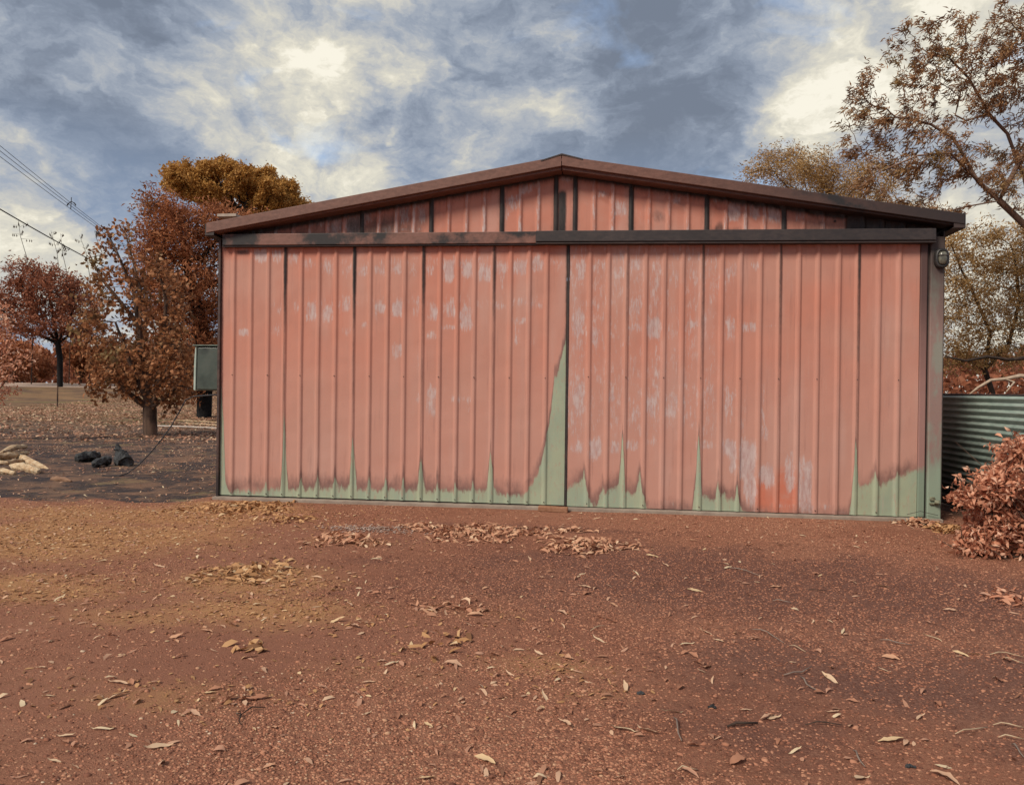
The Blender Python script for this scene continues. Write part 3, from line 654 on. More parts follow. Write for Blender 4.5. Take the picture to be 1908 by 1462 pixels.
# side and back walls, ribbed
sw_m = CLAD
def wall_attr(x, z, r): return {'green': (.55-z), 'white': np.zeros_like(z), 'soot_shade': .8*soft(z, 2.5, 3.2), 'hot': np.zeros_like(z)}
for sg in (-1, 1):
    yv = []; y = .02
    V = []; cols = 0
    ys = []
    for k in range(42):
        b = .03+k*.2
        ys += [(b, 0), (b+.14, 0), (b+.155, .024), (b+.18, .024), (b+.195, 0)]
    zs = np.linspace(.0, zroof(sg*HW)-.03, 14)
    V = [(sg*(HW-.03+h), y, z) for z in zs for (y, h) in ys]; n_ = len(ys)
    Fc = [(j*n_+i, j*n_+i+1, (j+1)*n_+i+1, (j+1)*n_+i) for j in range(len(zs)-1) for i in range(n_-1)]
    V = np.array(V); mesh('side_wall', V, Fc, CLAD, shed, attrs=wall_attr(V[:, 1], V[:, 2], 0))
V = [(-HW+.03, 8.42, 0), (HW-.03, 8.42, 0), (HW-.03, 8.42, zroof(HW)-.03), (xA, 8.42, apexT-.08), (-HW+.03, 8.42, zroof(-HW)-.03)]
V = np.array(V); mesh('back_wall', V, [(0, 1, 2, 3, 4)], CLAD, shed, attrs=wall_attr(V[:, 0], V[:, 2], 0))

# right corner post and door edge stile
def post_material():
    m = MT('scorched_post_paint', .6, .3)
    geo = m.N.new('ShaderNodeNewGeometry'); pos = geo.outputs['Position']; sp = m.N.new('ShaderNodeSeparateXYZ'); m.L.new(pos, sp.inputs[0])
    n = m.noise(3.2, 5, .6, vec=pos, stretch=(2.5, 1, .7)); f = m.noise(30, 4, .6, vec=pos)
    c = m.mix(m.rng(n, .40, .56), (.235, .225, .19), (.26, .17, .15))
    z = m.math('ADD', sp.outputs[2], m.math('MULTIPLY_ADD', n, .7, -.35))
    c = m.mix(m.rng(z, .75, .35), c, (.25, .31, .24))
    c = m.mix(m.rng(f, .6, .75, 0, .4), c, (.17, .13, .11))
    c = m.mix(m.rng(z, 1.9, 3.0, 0, .93), c, (.05, .038, .036))
    m.color(c); m.bump(f, .3, .004); return m.m
pm = post_material()
pL = float(on_y(1731, 700, -.09)[0]); pR = float(on_y(1757, 700, -.09)[0])
s = MB(); s.box(pL, pR, -.09, .02, -.02, float(on_y(1755, 440, -.09)[2])); s.build('corner_post', pm, shed, bevel=.012)
s = MB(); s.box(pR-.012, pR+.004, -.085, .12, 0, zroof(HW)-.02); s.build('edge_trim', m_dark, shed)
def stile_material():
    m = MT('door_edge_stile_paint', .6, .3)
    geo = m.N.new('ShaderNodeNewGeometry'); pos = geo.outputs['Position']; sp = m.N.new('ShaderNodeSeparateXYZ'); m.L.new(pos, sp.inputs[0])
    n = m.noise(3.2, 5, .6, vec=pos); z = m.math('ADD', sp.outputs[2], m.math('MULTIPLY_ADD', n, .6, -.3))
    c = m.mix(m.rng(z, .52, .62), (.20, .255, .195), (.30, .165, .145)); c = m.mix(m.rng(z, 1.1, 2.7, 0, .9), c, (.07, .04, .038))
    m.color(c); m.bump(n, .2, .01); return m.m
s = MB(); s.box(xR1+.003, pL-.022, -.075, -.03, ZB-.01, ZT_R+.05); s.build('edge_stile', stile_material(), dR, bevel=.01)
s = MB(); s.box(pL-.021, pL-.001, -.05, .0, .03, ZT_R+.1); s.build('post_gap_shade', m_dark, shed)  # black strip in place of the shade beside the post
# door bolt on the post foot
q = on_y(1738, 934, -.1); s = MB(); s.box(q[0]-.035, q[0]+.06, -.115, -.088, q[2]-.03, q[2]-.012); s.tube([(q[0]+.01, -.12, q[2]), (q[0]+.055, -.135, q[2]-.005)], .024, 8); s.box(q[0]-.03, q[0]+.02, -.11, -.088, q[2]+.01, q[2]+.05)
s.build('door_bolt', mottled('bolt_metal', (.26, .27, .19), (.10, .09, .06), 18), shed, bevel=.004)
# little wire across the post foot
a, b, c_ = on_y(1690, 958, -.12), on_y(1715, 952, -.13), on_y(1748, 960, -.12)
s = MB(); s.tube([a, b, c_], .003, 5); tag(s.build('wire', m_dark), 'thin dark wire lying across the foot of the corner post', 'wire')

# wall light on the corner post
q = on_y(1753, 482, -.1)
wl = empty('wall_light', (q[0], -.1, q[2]), 'blackened oval bulkhead light high on the right corner post', 'wall light')
def oval(rx, rz, y, n=24, ex=2.6):
    return [(rx*np.sign(math.cos(t))*abs(math.cos(t))**(2/ex), y, rz*np.sign(math.sin(t))*abs(math.sin(t))**(2/ex)) for t in np.linspace(0, 2*math.pi, n, endpoint=False)]
def loft(rings, cap0=True, cap1=True):
    n = len(rings[0]); V = [v for r in rings for v in r]; Fc = []
    for i in range(len(rings)-1):
        for k in range(n): Fc.append((i*n+k, i*n+(k+1) % n, (i+1)*n+(k+1) % n, (i+1)*n+k))
    if cap0: Fc.append(tuple(range(n-1, -1, -1)))
    if cap1: Fc.append(tuple((len(rings)-1)*n+k for k in range(n)))
    return V, Fc
V, Fc = loft([oval(.085, .125, .012), oval(.088, .128, -.02), oval(.086, .126, -.05), oval(.075, .114, -.065), oval(.058, .094, -.066), oval(.056, .092, -.05)])
mesh('housing', V, Fc, mottled('light_housing', (.012, .012, .013), (.04, .037, .035), 12, .5, .5), wl, smooth=True)
V, Fc = loft([oval(.056, .09, -.045), oval(.052, .086, -.075), oval(.038, .068, -.092), oval(.015, .03, -.098)])
mg = mottled('sooty_glass', (.07, .07, .058), (.17, .165, .125), 14, .25, .5)
mesh('lens', V, Fc, mg, wl, smooth=True)
s = MB(); s.tube([(-.06, -.07, .03), (-.03, -.1, .03), (.03, -.1, .03), (.06, -.07, .03)], .006, 6); s.build('guard_bar', m_dark, wl)

wl.scale = (.84, .84, .84)
# meter box on the left side wall, a sooty door panel with hinges
y0 = .12; a = on_y(362, 645, y0); b = on_y(403, 728, y0)
mb = empty('meter_box', (-HW, y0, b[2]), 'dark green metal meter box with painted left edge highlight on the shed left side wall', 'meter box')
x0 = a[0]+HW; hgt = a[2]-b[2]
V = []; prof = [(.0, .0), (.002, -.0)]
s = MB(); s.box(x0+.03, .03, .0, .3, 0, hgt); bo = s.build('box_body', mottled('sooty_green_steel', (.045, .062, .052), (.085, .105, .085), 7, .35, .5, .2, 12, dark=(.02, .022, .02)), mb, bevel=.02)
s = MB(); s.prism([(x0, 0.01), (x0+.028, -.004), (x0+.036, hgt+.002), (x0+.018, hgt-.01), (x0+.004, hgt*.6)], -.012, .3); s.build('bevel_highlight', mottled('bevel_highlight_paint', (.42, .50, .45), (.30, .38, .33), 9, .4, .4), mb, bevel=.006)  # pale strip painted as the highlight on the box's left bevel
s = MB(); s.box(x0-.01, .02, -.03, .32, hgt+.003, hgt+.018); s.build('top_flashing', mottled('green_flashing', (.12, .17, .14), (.07, .09, .075), 9, .5), mb, bevel=.004)
s = MB(); s.box(x0+.05, -.005, -.008, .002, .02, hgt-.02); s.build('door_panel', mottled('sooty_door_panel', (.055, .075, .062), (.085, .10, .085), 4, .3, .5, .2, 12, dark=(.012, .013, .012)), mb, bevel=.003)
s = MB(); s.tube([(-.09, .14, -.35), (-.09, .14, .02)], .02, 8); s.build('conduit', m_dark, mb)
s = MB(); s.tube([(-.04, -.012, .12), (-.04, -.03, .12)], .015, 8); s.box(-.055, -.015, -.02, -.001, .10, .115); s.build('latch', mottled('latch_metal', (.35, .38, .36), (.2, .2, .2), 20, .3), mb)

# brick wedged under the meeting of the doors
q = on_ground(1032, 949); s = MB(); s.box(-.17, .17, -.045, .045, 0, .055)
bo = s.build('brick', mottled('rusty_brick', (.24, .115, .065), (.32, .17, .105), 18, .9, .2, .6, 50), bevel=.008); bo.location = (q[0], -.21, .0); bo.rotation_euler = (R(4), R(1), R(-2))
tag(bo, 'flat rust-red brick lying under the gap between the shed doors', 'brick')

# ------------------------------------------------------------------ VEGETATION
def leaf_material(name, stops, rough=.7, trans=.25, patch=1.2, patchcol=None):
    m = MT(name, rough, .25)
    c = m.ramp(m.attr('tint'), stops)
    if patchcol:
        c = m.mix(m.rng(m.noise(patch, 3, .5), .55, .68, 0, .7), c, patchcol)
    m.color(c)
    tr = m.N.new('ShaderNodeBsdfTranslucent'); m.L.new(c, tr.inputs[0])
    mx = m.N.new('ShaderNodeMixShader'); mx.inputs[0].default_value = trans
    o = m.N['Material Output']; m.L.new(m.p.outputs[0], mx.inputs[1]); m.L.new(tr.outputs[0], mx.inputs[2]); m.L.new(mx.outputs[0], o.inputs[0])
    return m.m
def unit(v): return v/(np.linalg.norm(v, axis=-1, keepdims=True)+1e-9)
def leaves_mesh(P, DIR, length, width, r, tint=None, curl=.12, quads=1):
    """P base points, DIR leaf axes. each leaf is a folded kite (2 tris) or a 4-tri curved one"""
    n = len(P); L_ = length*r.uniform(.6, 1.25, n)[:, None]; W_ = width*r.uniform(.65, 1.3, n)[:, None]
    s = unit(np.cross(DIR, r.normal(size=(n, 3)))); nrm = unit(np.cross(s, DIR))
    if tint is None: tint = r.random(n)
    if quads == 1:
        m = P+DIR*L_*.42+nrm*L_*curl
        V = np.stack([P, m-s*W_*.5, P+DIR*L_, m+s*W_*.5], 1).reshape(-1, 3)
        b = np.arange(n)[:, None]*4
        T = np.concatenate([b+np.array([[0, 1, 2]]), b+np.array([[0, 2, 3]])])
        return V, T, np.repeat(tint, 4)
    c1 = P+DIR*L_*.3+nrm*L_*curl; c2 = P+DIR*L_*.68+nrm*L_*curl*1.1
    V = np.stack([P, c1-s*W_*.5+nrm*W_*.12, c1+s*W_*.5+nrm*W_*.12, c2-s*W_*.42, c2+s*W_*.42, P+DIR*L_*1.0-nrm*L_*curl*.4], 1).reshape(-1, 3)
    b = np.arange(n)[:, None]*6
    T = np.concatenate([b+np.array([q]) for q in ([0, 1, 2], [1, 3, 4], [1, 4, 2], [3, 5, 4])])
    return V, T, np.repeat(tint, 6)

def colonise(starts, att, step, infl, kill, iters, bias=(0, 0, 0), r=None, jit=.15):
    """space colonisation; starts = list of points forming the trunk chain (or chains with parents)"""
    P = [np.array(p, float) for p, _ in starts]; PAR = [q for _, q in starts]
    A = att.copy(); nn = np.zeros(len(A), int); nd = np.full(len(A), 1e9)
    new = list(range(len(P))); bias = np.array(bias, float)
    for it in range(iters):
        if not len(A) or not new: break
        NP = np.array([P[i] for i in new])
        d = np.sqrt(((A[:, None, :]-NP[None])**2).sum(-1)); k = d.argmin(1); dm = d[np.arange(len(A)), k]
        u = dm < nd; nd[u] = dm[u]; nn[u] = np.array(new)[k[u]]
        keep = nd > kill; A, nn, nd = A[keep], nn[keep], nd[keep]
        act = nd < infl
        if not act.any():
            if not len(A): break
            i = nd.argmin(); act = np.zeros(len(A), bool); act[i] = True
        ids = nn[act]; v = A[act]; new = []
        for i in np.unique(ids):
            dd = unit(v[ids == i]-P[i]).sum(0); dd = unit(dd)+bias+r.normal(size=3)*jit; dd = unit(dd)
            q = P[i]+dd*step
            P.append(q); PAR.append(int(i)); new.append(len(P)-1)
    return np.array(P), np.array(PAR)
def branch_mesh(P, PAR, r_tip, expo=2.3, r_max=None, n=5, nthick=8):
    N_ = len(P); acc = np.zeros(N_); kids = np.zeros(N_, int)
    for i in range(N_): 
        if PAR[i] >= 0: kids[PAR[i]] += 1
    acc[kids == 0] = r_tip**expo
    for i in range(N_-1, 0, -1):
        if acc[i] == 0: acc[i] = r_tip**expo
        if PAR[i] >= 0: acc[PAR[i]] += acc[i]
    rad = acc**(1/expo)
    if r_max: rad = np.where(rad > r_tip, r_tip+(rad-r_tip)*(r_max-r_tip)/(rad.max()-r_tip+1e-9), rad)
    main = np.full(N_, -1)
    for i in range(N_):
        p = PAR[i]
        if p >= 0 and (main[p] < 0 or rad[i] > rad[main[p]]): main[p] = i
    dirs = np.zeros((N_, 3)); e = np.where(PAR >= 0)[0]
    dirs[e] = unit(P[e]-P[PAR[e]])
    for i in range(N_):
        if PAR[i] < 0: dirs[i] = dirs[main[i]] if main[i] >= 0 else (0, 0, 1)
    par = PAR[e]; ismain = main[par] == e
    d0 = np.where(ismain[:, None], dirs[par], dirs[e]); r0 = np.where(ismain, rad[par], np.minimum(rad[par], rad[e]*1.15)); 
    ref = np.array([.62, .55, .13])
    def ring(c, d, rr):
        a = unit(np.cross(d, ref)); b = np.cross(d, a)
        q = np.linspace(0, 2*np.pi, n, endpoint=False)
        return c[:, None]+rr[:, None, None]*(np.cos(q)[None, :, None]*a[:, None]+np.sin(q)[None, :, None]*b[:, None])
    A = ring(P[par], d0, r0); B = ring(P[e], dirs[e], rad[e])
    V = np.concatenate([A, B], 1).reshape(-1, 3); b = np.arange(len(e))[:, None]*2*n
    Q = np.concatenate([b+np.array([[k, (k+1) % n, n+(k+1) % n, n+k]]) for k in range(n)])
    return V, Q, rad, dirs, kids
def ell(px, py, rx, ry, depth, rd, n, r, shell=0.0):
    """points in an ellipsoid whose picture outline is centred on (px,py) at a depth"""
    v = r.normal(size=(n*2, 3)); v = unit(v)*(r.random((n*2, 1))**(1/3)*(1-shell)+shell); v = v[:n]
    c = at_depth(px, py, depth); k = depth/F
    rt = _r; up = np.array([0, 0, 1.0]); fd = np.cross(up, rt)
    return c+v[:, :1]*rt*rx*k+v[:, 1:2]*up*ry*k+v[:, 2:3]*fd*rd
BARK = mottled('charred_bark', (.022, .017, .015), (.07, .045, .034), 9, .9, .2, .6, 14, .02, stretch=(1, 1, .3))
BARK_K = mottled('black_charred_bark', (.006, .006, .007), (.018, .016, .016), 9, .9, .2, .6, 14, .02)
BARK_B = mottled('brown_bark', (.075, .048, .036), (.17, .105, .075), 7, .9, .2, .6, 14, .02, stretch=(1, 1, .3), dark=(.03, .022, .02))
BARK_R = mottled('smooth_reddish_bark', (.15, .085, .06), (.23, .145, .105), 3, .75, .2, .3, 10, .01, stretch=(1, 1, .3), dark=(.05, .032, .028))
def tree(name, label, cat, base, clumps, starts, step, infl, kill, r_tip, r_max, leafm, bark, nleaf, llen, lwid, seed, spread=.35, droop=.5, bias=(0, 0, 0), wind=(0, 0, 0), group=None, quads=1,
         jit=.15, tipmax=2.2, clump=6, patch=None, iters=160):
    r = np.random.default_rng(seed)
    att = np.concatenate([ell(*c, r) for c in clumps])
    P, PAR = colonise(starts, att, step, infl, kill, iters, bias, r, jit)
    V, Q, rad, dirs, kids = branch_mesh(P, PAR, r_tip, 2.3, r_max)
    root = empty(name, base, label, cat, group); b0 = np.array(base, float)
    mesh('trunk_and_branches', V-b0, Q, bark, root, smooth=True)
    thin = np.where((rad < r_tip*tipmax) & (PAR >= 0))[0]
    nc = nleaf//clump
    pick = thin[r.integers(0, len(thin), nc)]
    t = r.random((nc, 1)); c = P[PAR[pick]]*(1-t)+P[pick]*t+r.normal(size=(nc, 3))*spread*.55
    cl = np.repeat(c, clump, 0)+r.normal(size=(nc*clump, 3))*spread*.35
    D_ = unit(np.repeat(dirs[pick], clump, 0)*.5+r.normal(size=(nc*clump, 3))*.75+np.array([0, 0, -droop])+np.array(wind))
    tint = np.clip(np.repeat(r.random(nc), clump)*.75+r.random(nc*clump)*.35-.05, 0, 1)
    LV, LT, ta = leaves_mesh(cl-b0, D_, llen, lwid, r, tint, quads=quads)
    f = mesh('foliage', LV, LT, leafm, root, attrs={'tint': ta}); f['kind'] = 'stuff'
    return root, P, rad
def chain(pts, n=6):
    """trunk nodes along a polyline"""
    o = []; pts = [np.asarray(p, float) for p in pts]
    for i in range(len(pts)-1):
        for k in range(n): o.append(pts[i]+(pts[i+1]-pts[i])*k/n)
    o.append(pts[-1]); return [(p, j-1) for j, p in enumerate(o)]
def addchain(st, frm, pts, n=5):
    """branch chain starting at node index frm"""
    k0 = len(st); last = frm; p = st[frm][0]
    for q in pts:
        q = np.asarray(q, float)
        for k in range(1, n+1):
            st.append((p+(q-p)*k/n, last)); last = len(st)-1
        p = q
    return st
def near(st, p):
    p = np.asarray(p); return int(np.argmin([np.linalg.norm(s[0]-p) for s in st]))

L_RED = leaf_material('scorched_red_brown_leaves', [(0, (.14, .050, .024)), (.4, (.34, .125, .055)), (.75, (.50, .20, .09)), (1, (.60, .30, .15))], trans=.4, patch=.35, patchcol=(.34, .17, .065))
L_DARK = leaf_material('scorched_dark_red_leaves', [(0, (.14, .052, .034)), (.5, (.33, .12, .065)), (.85, (.46, .18, .10)), (1, (.54, .26, .16))], trans=.35)
L_ORCH = leaf_material('scorched_orchard_leaves', [(0, (.09, .042, .024)), (.35, (.27, .12, .055)), (.6, (.42, .19, .085)), (.85, (.58, .26, .125)), (1, (.66, .42, .24))], trans=.4, patch=.9, patchcol=(.25, .20, .09))
L_GOLD = leaf_material('golden_canopy_leaves', [(0, (.30, .15, .045)), (.4, (.48, .25, .065)), (.8, (.60, .34, .10)), (1, (.66, .42, .16))], trans=.35)
L_GUM = leaf_material('scorched_gum_leaves', [(0, (.10, .045, .025)), (.45, (.30, .15, .07)), (.8, (.46, .25, .12)), (1, (.56, .38, .22))], trans=.4, patch=1.1, patchcol=(.36, .25, .10))
L_GUM2 = leaf_material('scorched_golden_gum_leaves', [(0, (.18, .095, .04)), (.45, (.46, .28, .11)), (.8, (.60, .39, .17)), (1, (.66, .50, .28))], trans=.4)
L_BUSH = leaf_material('scorched_orange_bush_leaves', [(0, (.28, .105, .05)), (.5, (.56, .23, .11)), (.85, (.66, .32, .17)), (1, (.72, .42, .27))], trans=.3)
L_SHRUB = leaf_material('curled_orange_brown_leaves', [(0, (.30, .11, .065)), (.4, (.60, .26, .155)), (.75, (.72, .37, .235)), (1, (.78, .52, .38))], trans=.3, patch=5, patchcol=(.30, .13, .075))

# orchard tree, left, large leaves, short forked trunk
b = on_ground(282, 812); d = float((b-CP)@_fw)
st = chain([b-np.array([0, 0, .1]), at_depth(280, 785, d), at_depth(280, 762, d)], 3); k = len(st)-1
for tgt in [(235, 700), (215, 600), (300, 690), (330, 640), (262, 640), (200, 690), (355, 690)]:
    p = at_depth(*tgt, d+random.uniform(-.8, .8)); m_ = st[k][0]*.5+p*.5+np.array([0, 0, -.1]); addchain(st, k, [m_, p], 3)
for pts in ([(262, 640), (250, 545), (218, 470), (196, 425)], [(262, 640), (262, 540), (238, 450), (228, 412)], [(300, 690), (310, 560), (290, 480)], [(215, 600), (190, 520), (165, 470)], [(235, 700), (178, 640), (150, 600)]):
    kk = near(st, at_depth(*pts[0], d)); addchain(st, kk, [at_depth(*q, d+random.uniform(-.4, .4)) for q in pts[1:]], 5)
tree('orchard_tree', 'short forked fruit tree with large curled brown leaves left of the shed', 'tree', tuple(b),
     [(270, 670, 105, 75, d, 1.5, 430), (215, 570, 62, 85, d, 1.1, 110), (190, 640, 45, 70, d, .9, 90), (320, 700, 70, 62, d, 1.2, 220), (300, 560, 70, 90, d, 1.1, 95), (200, 700, 45, 45, d, .9, 120), (215, 460, 30, 40, d, .4, 26)],
     st, .16, 1.1, .30, .009, .19, L_ORCH, BARK_B, 6600, .135, .075, 11, spread=.22, droop=.35, quads=2, clump=4, tipmax=3.0)

# tall red-brown tree behind it
b = on_ground(381, 778); d = float((b-CP)@_fw)
st = chain([b-np.array([0, 0, .2]), at_depth(384, 700, d), at_depth(375, 600, d), at_depth(350, 500, d)], 5)
tree('gum_tree', 'tall red-brown scorched tree with dense crown and black trunk behind the meter box', 'tree', tuple(b),
     [(295, 395, 34, 50, d, 1.3, 330), (345, 440, 66, 62, d, 2.2, 700), (350, 540, 92, 95, d, 2.4, 900), (360, 660, 85, 70, d, 2.2, 600), (420, 420, 50, 46, d+1, 2.0, 330), (470, 440, 55, 46, d+1, 2.0, 330), (285, 470, 32, 70, d, 1.2, 200), (500, 520, 100, 70, d+2, 2.2, 300)],
     st, .33, 2.6, .52, .012, .33, L_RED, BARK_K, 43000, .20, .062, 12, spread=.40, droop=.4)
# golden canopy tree, far
d = 47.0; b = at_depth(440, 731, d); b[2] = float(gz(b[0], b[1]))
st = chain([b, at_depth(445, 600, d), at_depth(442, 500, d), at_depth(440, 440, d)], 4)
gc = [(365, 335, 58, 27, d, 3, 300), (425, 328, 55, 22, d, 3, 300), (480, 345, 62, 30, d, 3.2, 350), (530, 372, 46, 28, d, 2.8, 300), (430, 362, 80, 30, d, 3, 260), (345, 348, 38, 20, d, 2, 160), (500, 395, 60, 22, d, 2.4, 200), (555, 385, 22, 14, d, 1.5, 80)]
tree('flat_topped_tree', 'broad dome-topped tree with golden olive crown rising behind the red-brown tree', 'tree', tuple(b), gc, st, .42, 3.0, .6, .016, .34, L_GOLD, BARK, 60000, .17, .10, 13, spread=.26, droop=-.15, clump=10, tipmax=1.6)
# dark red tree at far left
d = 66.0; b = at_depth(112, 718, d); b[2] = float(gz(b[0], b[1]))
st = chain([b-np.array([0, 0, .1]), at_depth(112, 670, d), at_depth(108, 640, d)], 3); k = len(st)-1
for tgt in [(60, 580), (90, 540), (140, 570), (20, 600), (175, 590)]: addchain(st, k, [at_depth(*tgt, d+random.uniform(-2, 2))], 5)
tree('scorched_tree', 'dark red umbrella-shaped tree with black trunk on the far left by the road', 'tree', tuple(b),
     [(62, 515, 42, 34, d, 3.0, 500), (110, 540, 62, 36, d, 3.5, 700), (150, 570, 40, 42, d, 2.6, 400), (20, 560, 34, 36, d, 3.0, 300), (75, 600, 110, 38, d, 3.5, 330), (165, 620, 34, 30, d, 2, 130), (-40, 580, 60, 50, d, 3, 300)],
     st, .55, 4.2, .85, .022, .24, L_DARK, BARK_K, 20000, .30, .11, 14, spread=.5, droop=.2)
# bare saplings rising above its crown
for (pts, i) in (([(60, 530), (50, 480), (38, 440), (34, 408)], 0), ([(112, 520), (106, 470), (95, 430)], 1), ([(130, 530), (116, 470), (113, 435)], 2), ([(168, 520), (160, 470), (148, 438)], 3), ([(190, 470), (180, 445), (176, 430)], 4)):
    s = MB(); P_ = [at_depth(*q, 71.0+i) for q in pts]; base = P_[0].copy(); base[2] = float(gz(base[0], base[1]))
    P_ = [base, base+(P_[0]-base)*.5+np.array([.1, 0, 0])]+P_
    s.tube(P_, [.06, .05, .036, .028, .022, .012][-len(P_):], 5); lastk = len(P_)-1
    rr = np.random.default_rng(i)
    for k in range(7):
        t = rr.uniform(2.6, lastk-.05); a = P_[int(t)]*(1-t % 1)+P_[int(t)+1]*(t % 1); v = 1.7*np.array([rr.uniform(-.5, .5), rr.uniform(-.3, .3), rr.uniform(.0, .35)])
        s.tube([a, a+v], [.014, .008], 4)
        for q in (.5, .8, 1.0): s.add([a+v*q, a+v*q+np.array([.13, 0, -.18]), a+v*q+np.array([-.04, .05, -.27])], [(0, 1, 2)])
    labs = ['bare thin sapling tip standing highest at the far left, above the red crown', 'bare sapling second from the left, curving left above the dark red tree', 'bare sapling third from the left, nearly upright beside a curving one',
            'bare sapling fourth from the left, leaning left near the fruit tree', 'bare sapling nearest the fruit tree, short tip in the sky']
    tag(s.build('bare_sapling', BARK), labs[i], 'sapling', 'bare saplings on the left')

# bushes beyond the road (each one a thing)
def bush(name, label, px, base_py, rx, ry, d, n, mat, llen, lwid, seed, group=None, lobes=7, twigs=22):
    r = np.random.default_rng(seed); b = at_depth(px, base_py, d); b[2] = float(height(b[0], b[1])); k = d/F
    root = empty(name, tuple(b), label, 'bush', group)
    cs = [(r.uniform(-.65, .65)*rx*k, r.uniform(-.5, .5)*rx*k, r.uniform(.25, .75)*ry*2*k*.9, r.uniform(.35, .6)) for _ in range(lobes)]
    s = MB(); Ps = []
    for (x, y, z, q) in cs:
        s.tube([(0, 0, 0), (x*.4, y*.4, z*.5), (x, y, z)], [.035*rx*k/1.5+.01, .02*rx*k/1.5+.006, .008], 5)
        m_ = n//lobes; v = unit(r.normal(size=(m_, 3)))*(.55+.45*r.random((m_, 1))**.5); v *= (1+.25*np.sin(v[:, :1]*5+x*9)*np.cos(v[:, 2:]*6+y*5))
        Ps.append(np.array([x, y, z])+v*np.array([q*rx*k, q*rx*k, q*ry*1.05*k]))
        for t in range(twigs//lobes):
            w = unit(r.normal(size=3)+np.array([0, 0, .3])); s.tube([(x, y, z), np.array([x, y, z])+w*q*rx*k*.6, np.array([x, y, z])+w*q*rx*k*1.15], [.012, .008, .004], 4)
    P = np.concatenate(Ps); P = P[P[:, 2] > .01]
    s.build('stems', BARK_B, root)
    D_ = unit(r.normal(size=(len(P), 3))+np.array([0, 0, -.2]))
    LV, LT, ta = leaves_mesh(P, D_, llen, lwid, r, np.clip(r.normal(.5, .25, len(P)), 0, 1))
    mesh('foliage', LV, LT, mat, root, attrs={'tint': ta})['kind'] = 'stuff'
bl = [(18, 717, 48, 52, 78, 'orange-brown round bush at the left edge beyond the road'), (66, 717, 36, 40, 82, 'small orange-brown bush left of the black trunk beyond the road'),
      (150, 718, 42, 46, 84, 'dull brown bush right of the black trunk beyond the road'), (215, 720, 48, 48, 80, 'reddish bush behind the fruit tree left half'), (290, 722, 52, 50, 82, 'reddish bush behind the fruit tree trunk'), (365, 722, 48, 46, 84, 'reddish bush farthest right, behind the meter box'),
      (-60, 716, 60, 60, 78, None)]
for i, (px, by, rx, ry, d, lb) in enumerate(bl):
    if lb: bush('scorched_bush', lb, px, by-4, rx, ry, d, 7000, L_BUSH if i in (0, 1) else L_RED, .32, .17, 50+i, 'scorched bushes beyond the road', 8)
# far woodland: one mass
r = np.random.default_rng(77)
cnt = 46000; ang = r.uniform(-1.25, 1.25, cnt); dist = r.uniform(95, 150, cnt)
X = np.sin(ang)*dist; Y = np.cos(ang)*dist; h = 4.6+3.2*(fbm(X, Y*.3, .07, 4, 3)-.5)*2
Z = gz(X, Y)+h*r.random(cnt)**.8
P = np.stack([X, Y, Z], 1); LV, LT, ta = leaves_mesh(P, unit(r.normal(size=(cnt, 3))), .95, .75, r, np.clip(r.normal(.45, .25, cnt), 0, 1))
mesh('far_woodland', LV, LT, L_DARK, attrs={'tint': ta})['kind'] = 'stuff'

# big eucalyptus at the right
d = 15.5; bb = at_depth(1990, 900, d); bb[2] = float(height(bb[0], bb[1]))
E_ = lambda px, py, dd=0: at_depth(px, py, d+dd)
st = chain([bb-np.array([0, 0, .1]), E_(1985, 700), E_(1960, 560), E_(1935, 440)], 5)
k1 = near(st, E_(1960, 560))
addchain(st, near(st, E_(1935, 440)), [E_(1908, 418), E_(1862, 374), E_(1822, 338), E_(1800, 298), E_(1776, 258), E_(1735, 232), (E_(1690, 220))], 4)
addchain(st, near(st, E_(1960, 560)), [E_(1925, 400, .6), E_(1908, 330, .6), E_(1891, 287, .6), E_(1877, 249, .6), E_(1843, 213, .6), E_(1829, 187, .6), E_(1805, 146, .6), E_(1770, 110, .6)], 4)
addchain(st, near(st, E_(1822, 338)), [E_(1770, 285, -.5), E_(1710, 290, -.6), E_(1640, 320, -.6), E_(1600, 350, -.6)], 4)
addchain(st, near(st, E_(1843, 213)), [E_(1800, 225, .3), E_(1780, 215, .3), E_(1790, 170, .3)], 3)
addchain(st, near(st, E_(1891, 287)), [E_(1850, 285, .9), E_(1810, 275, 1.2), E_(1760, 300, 1.5)], 3)
addchain(st, near(st, E_(1908, 330)), [E_(1940, 220, .2), E_(1930, 120, .2), E_(1900, 60, .1)], 4)
addchain(st, near(st, E_(1862, 374)), [E_(1800, 385, -.2), E_(1740, 400, -.3), E_(1700, 415, -.3)], 3)
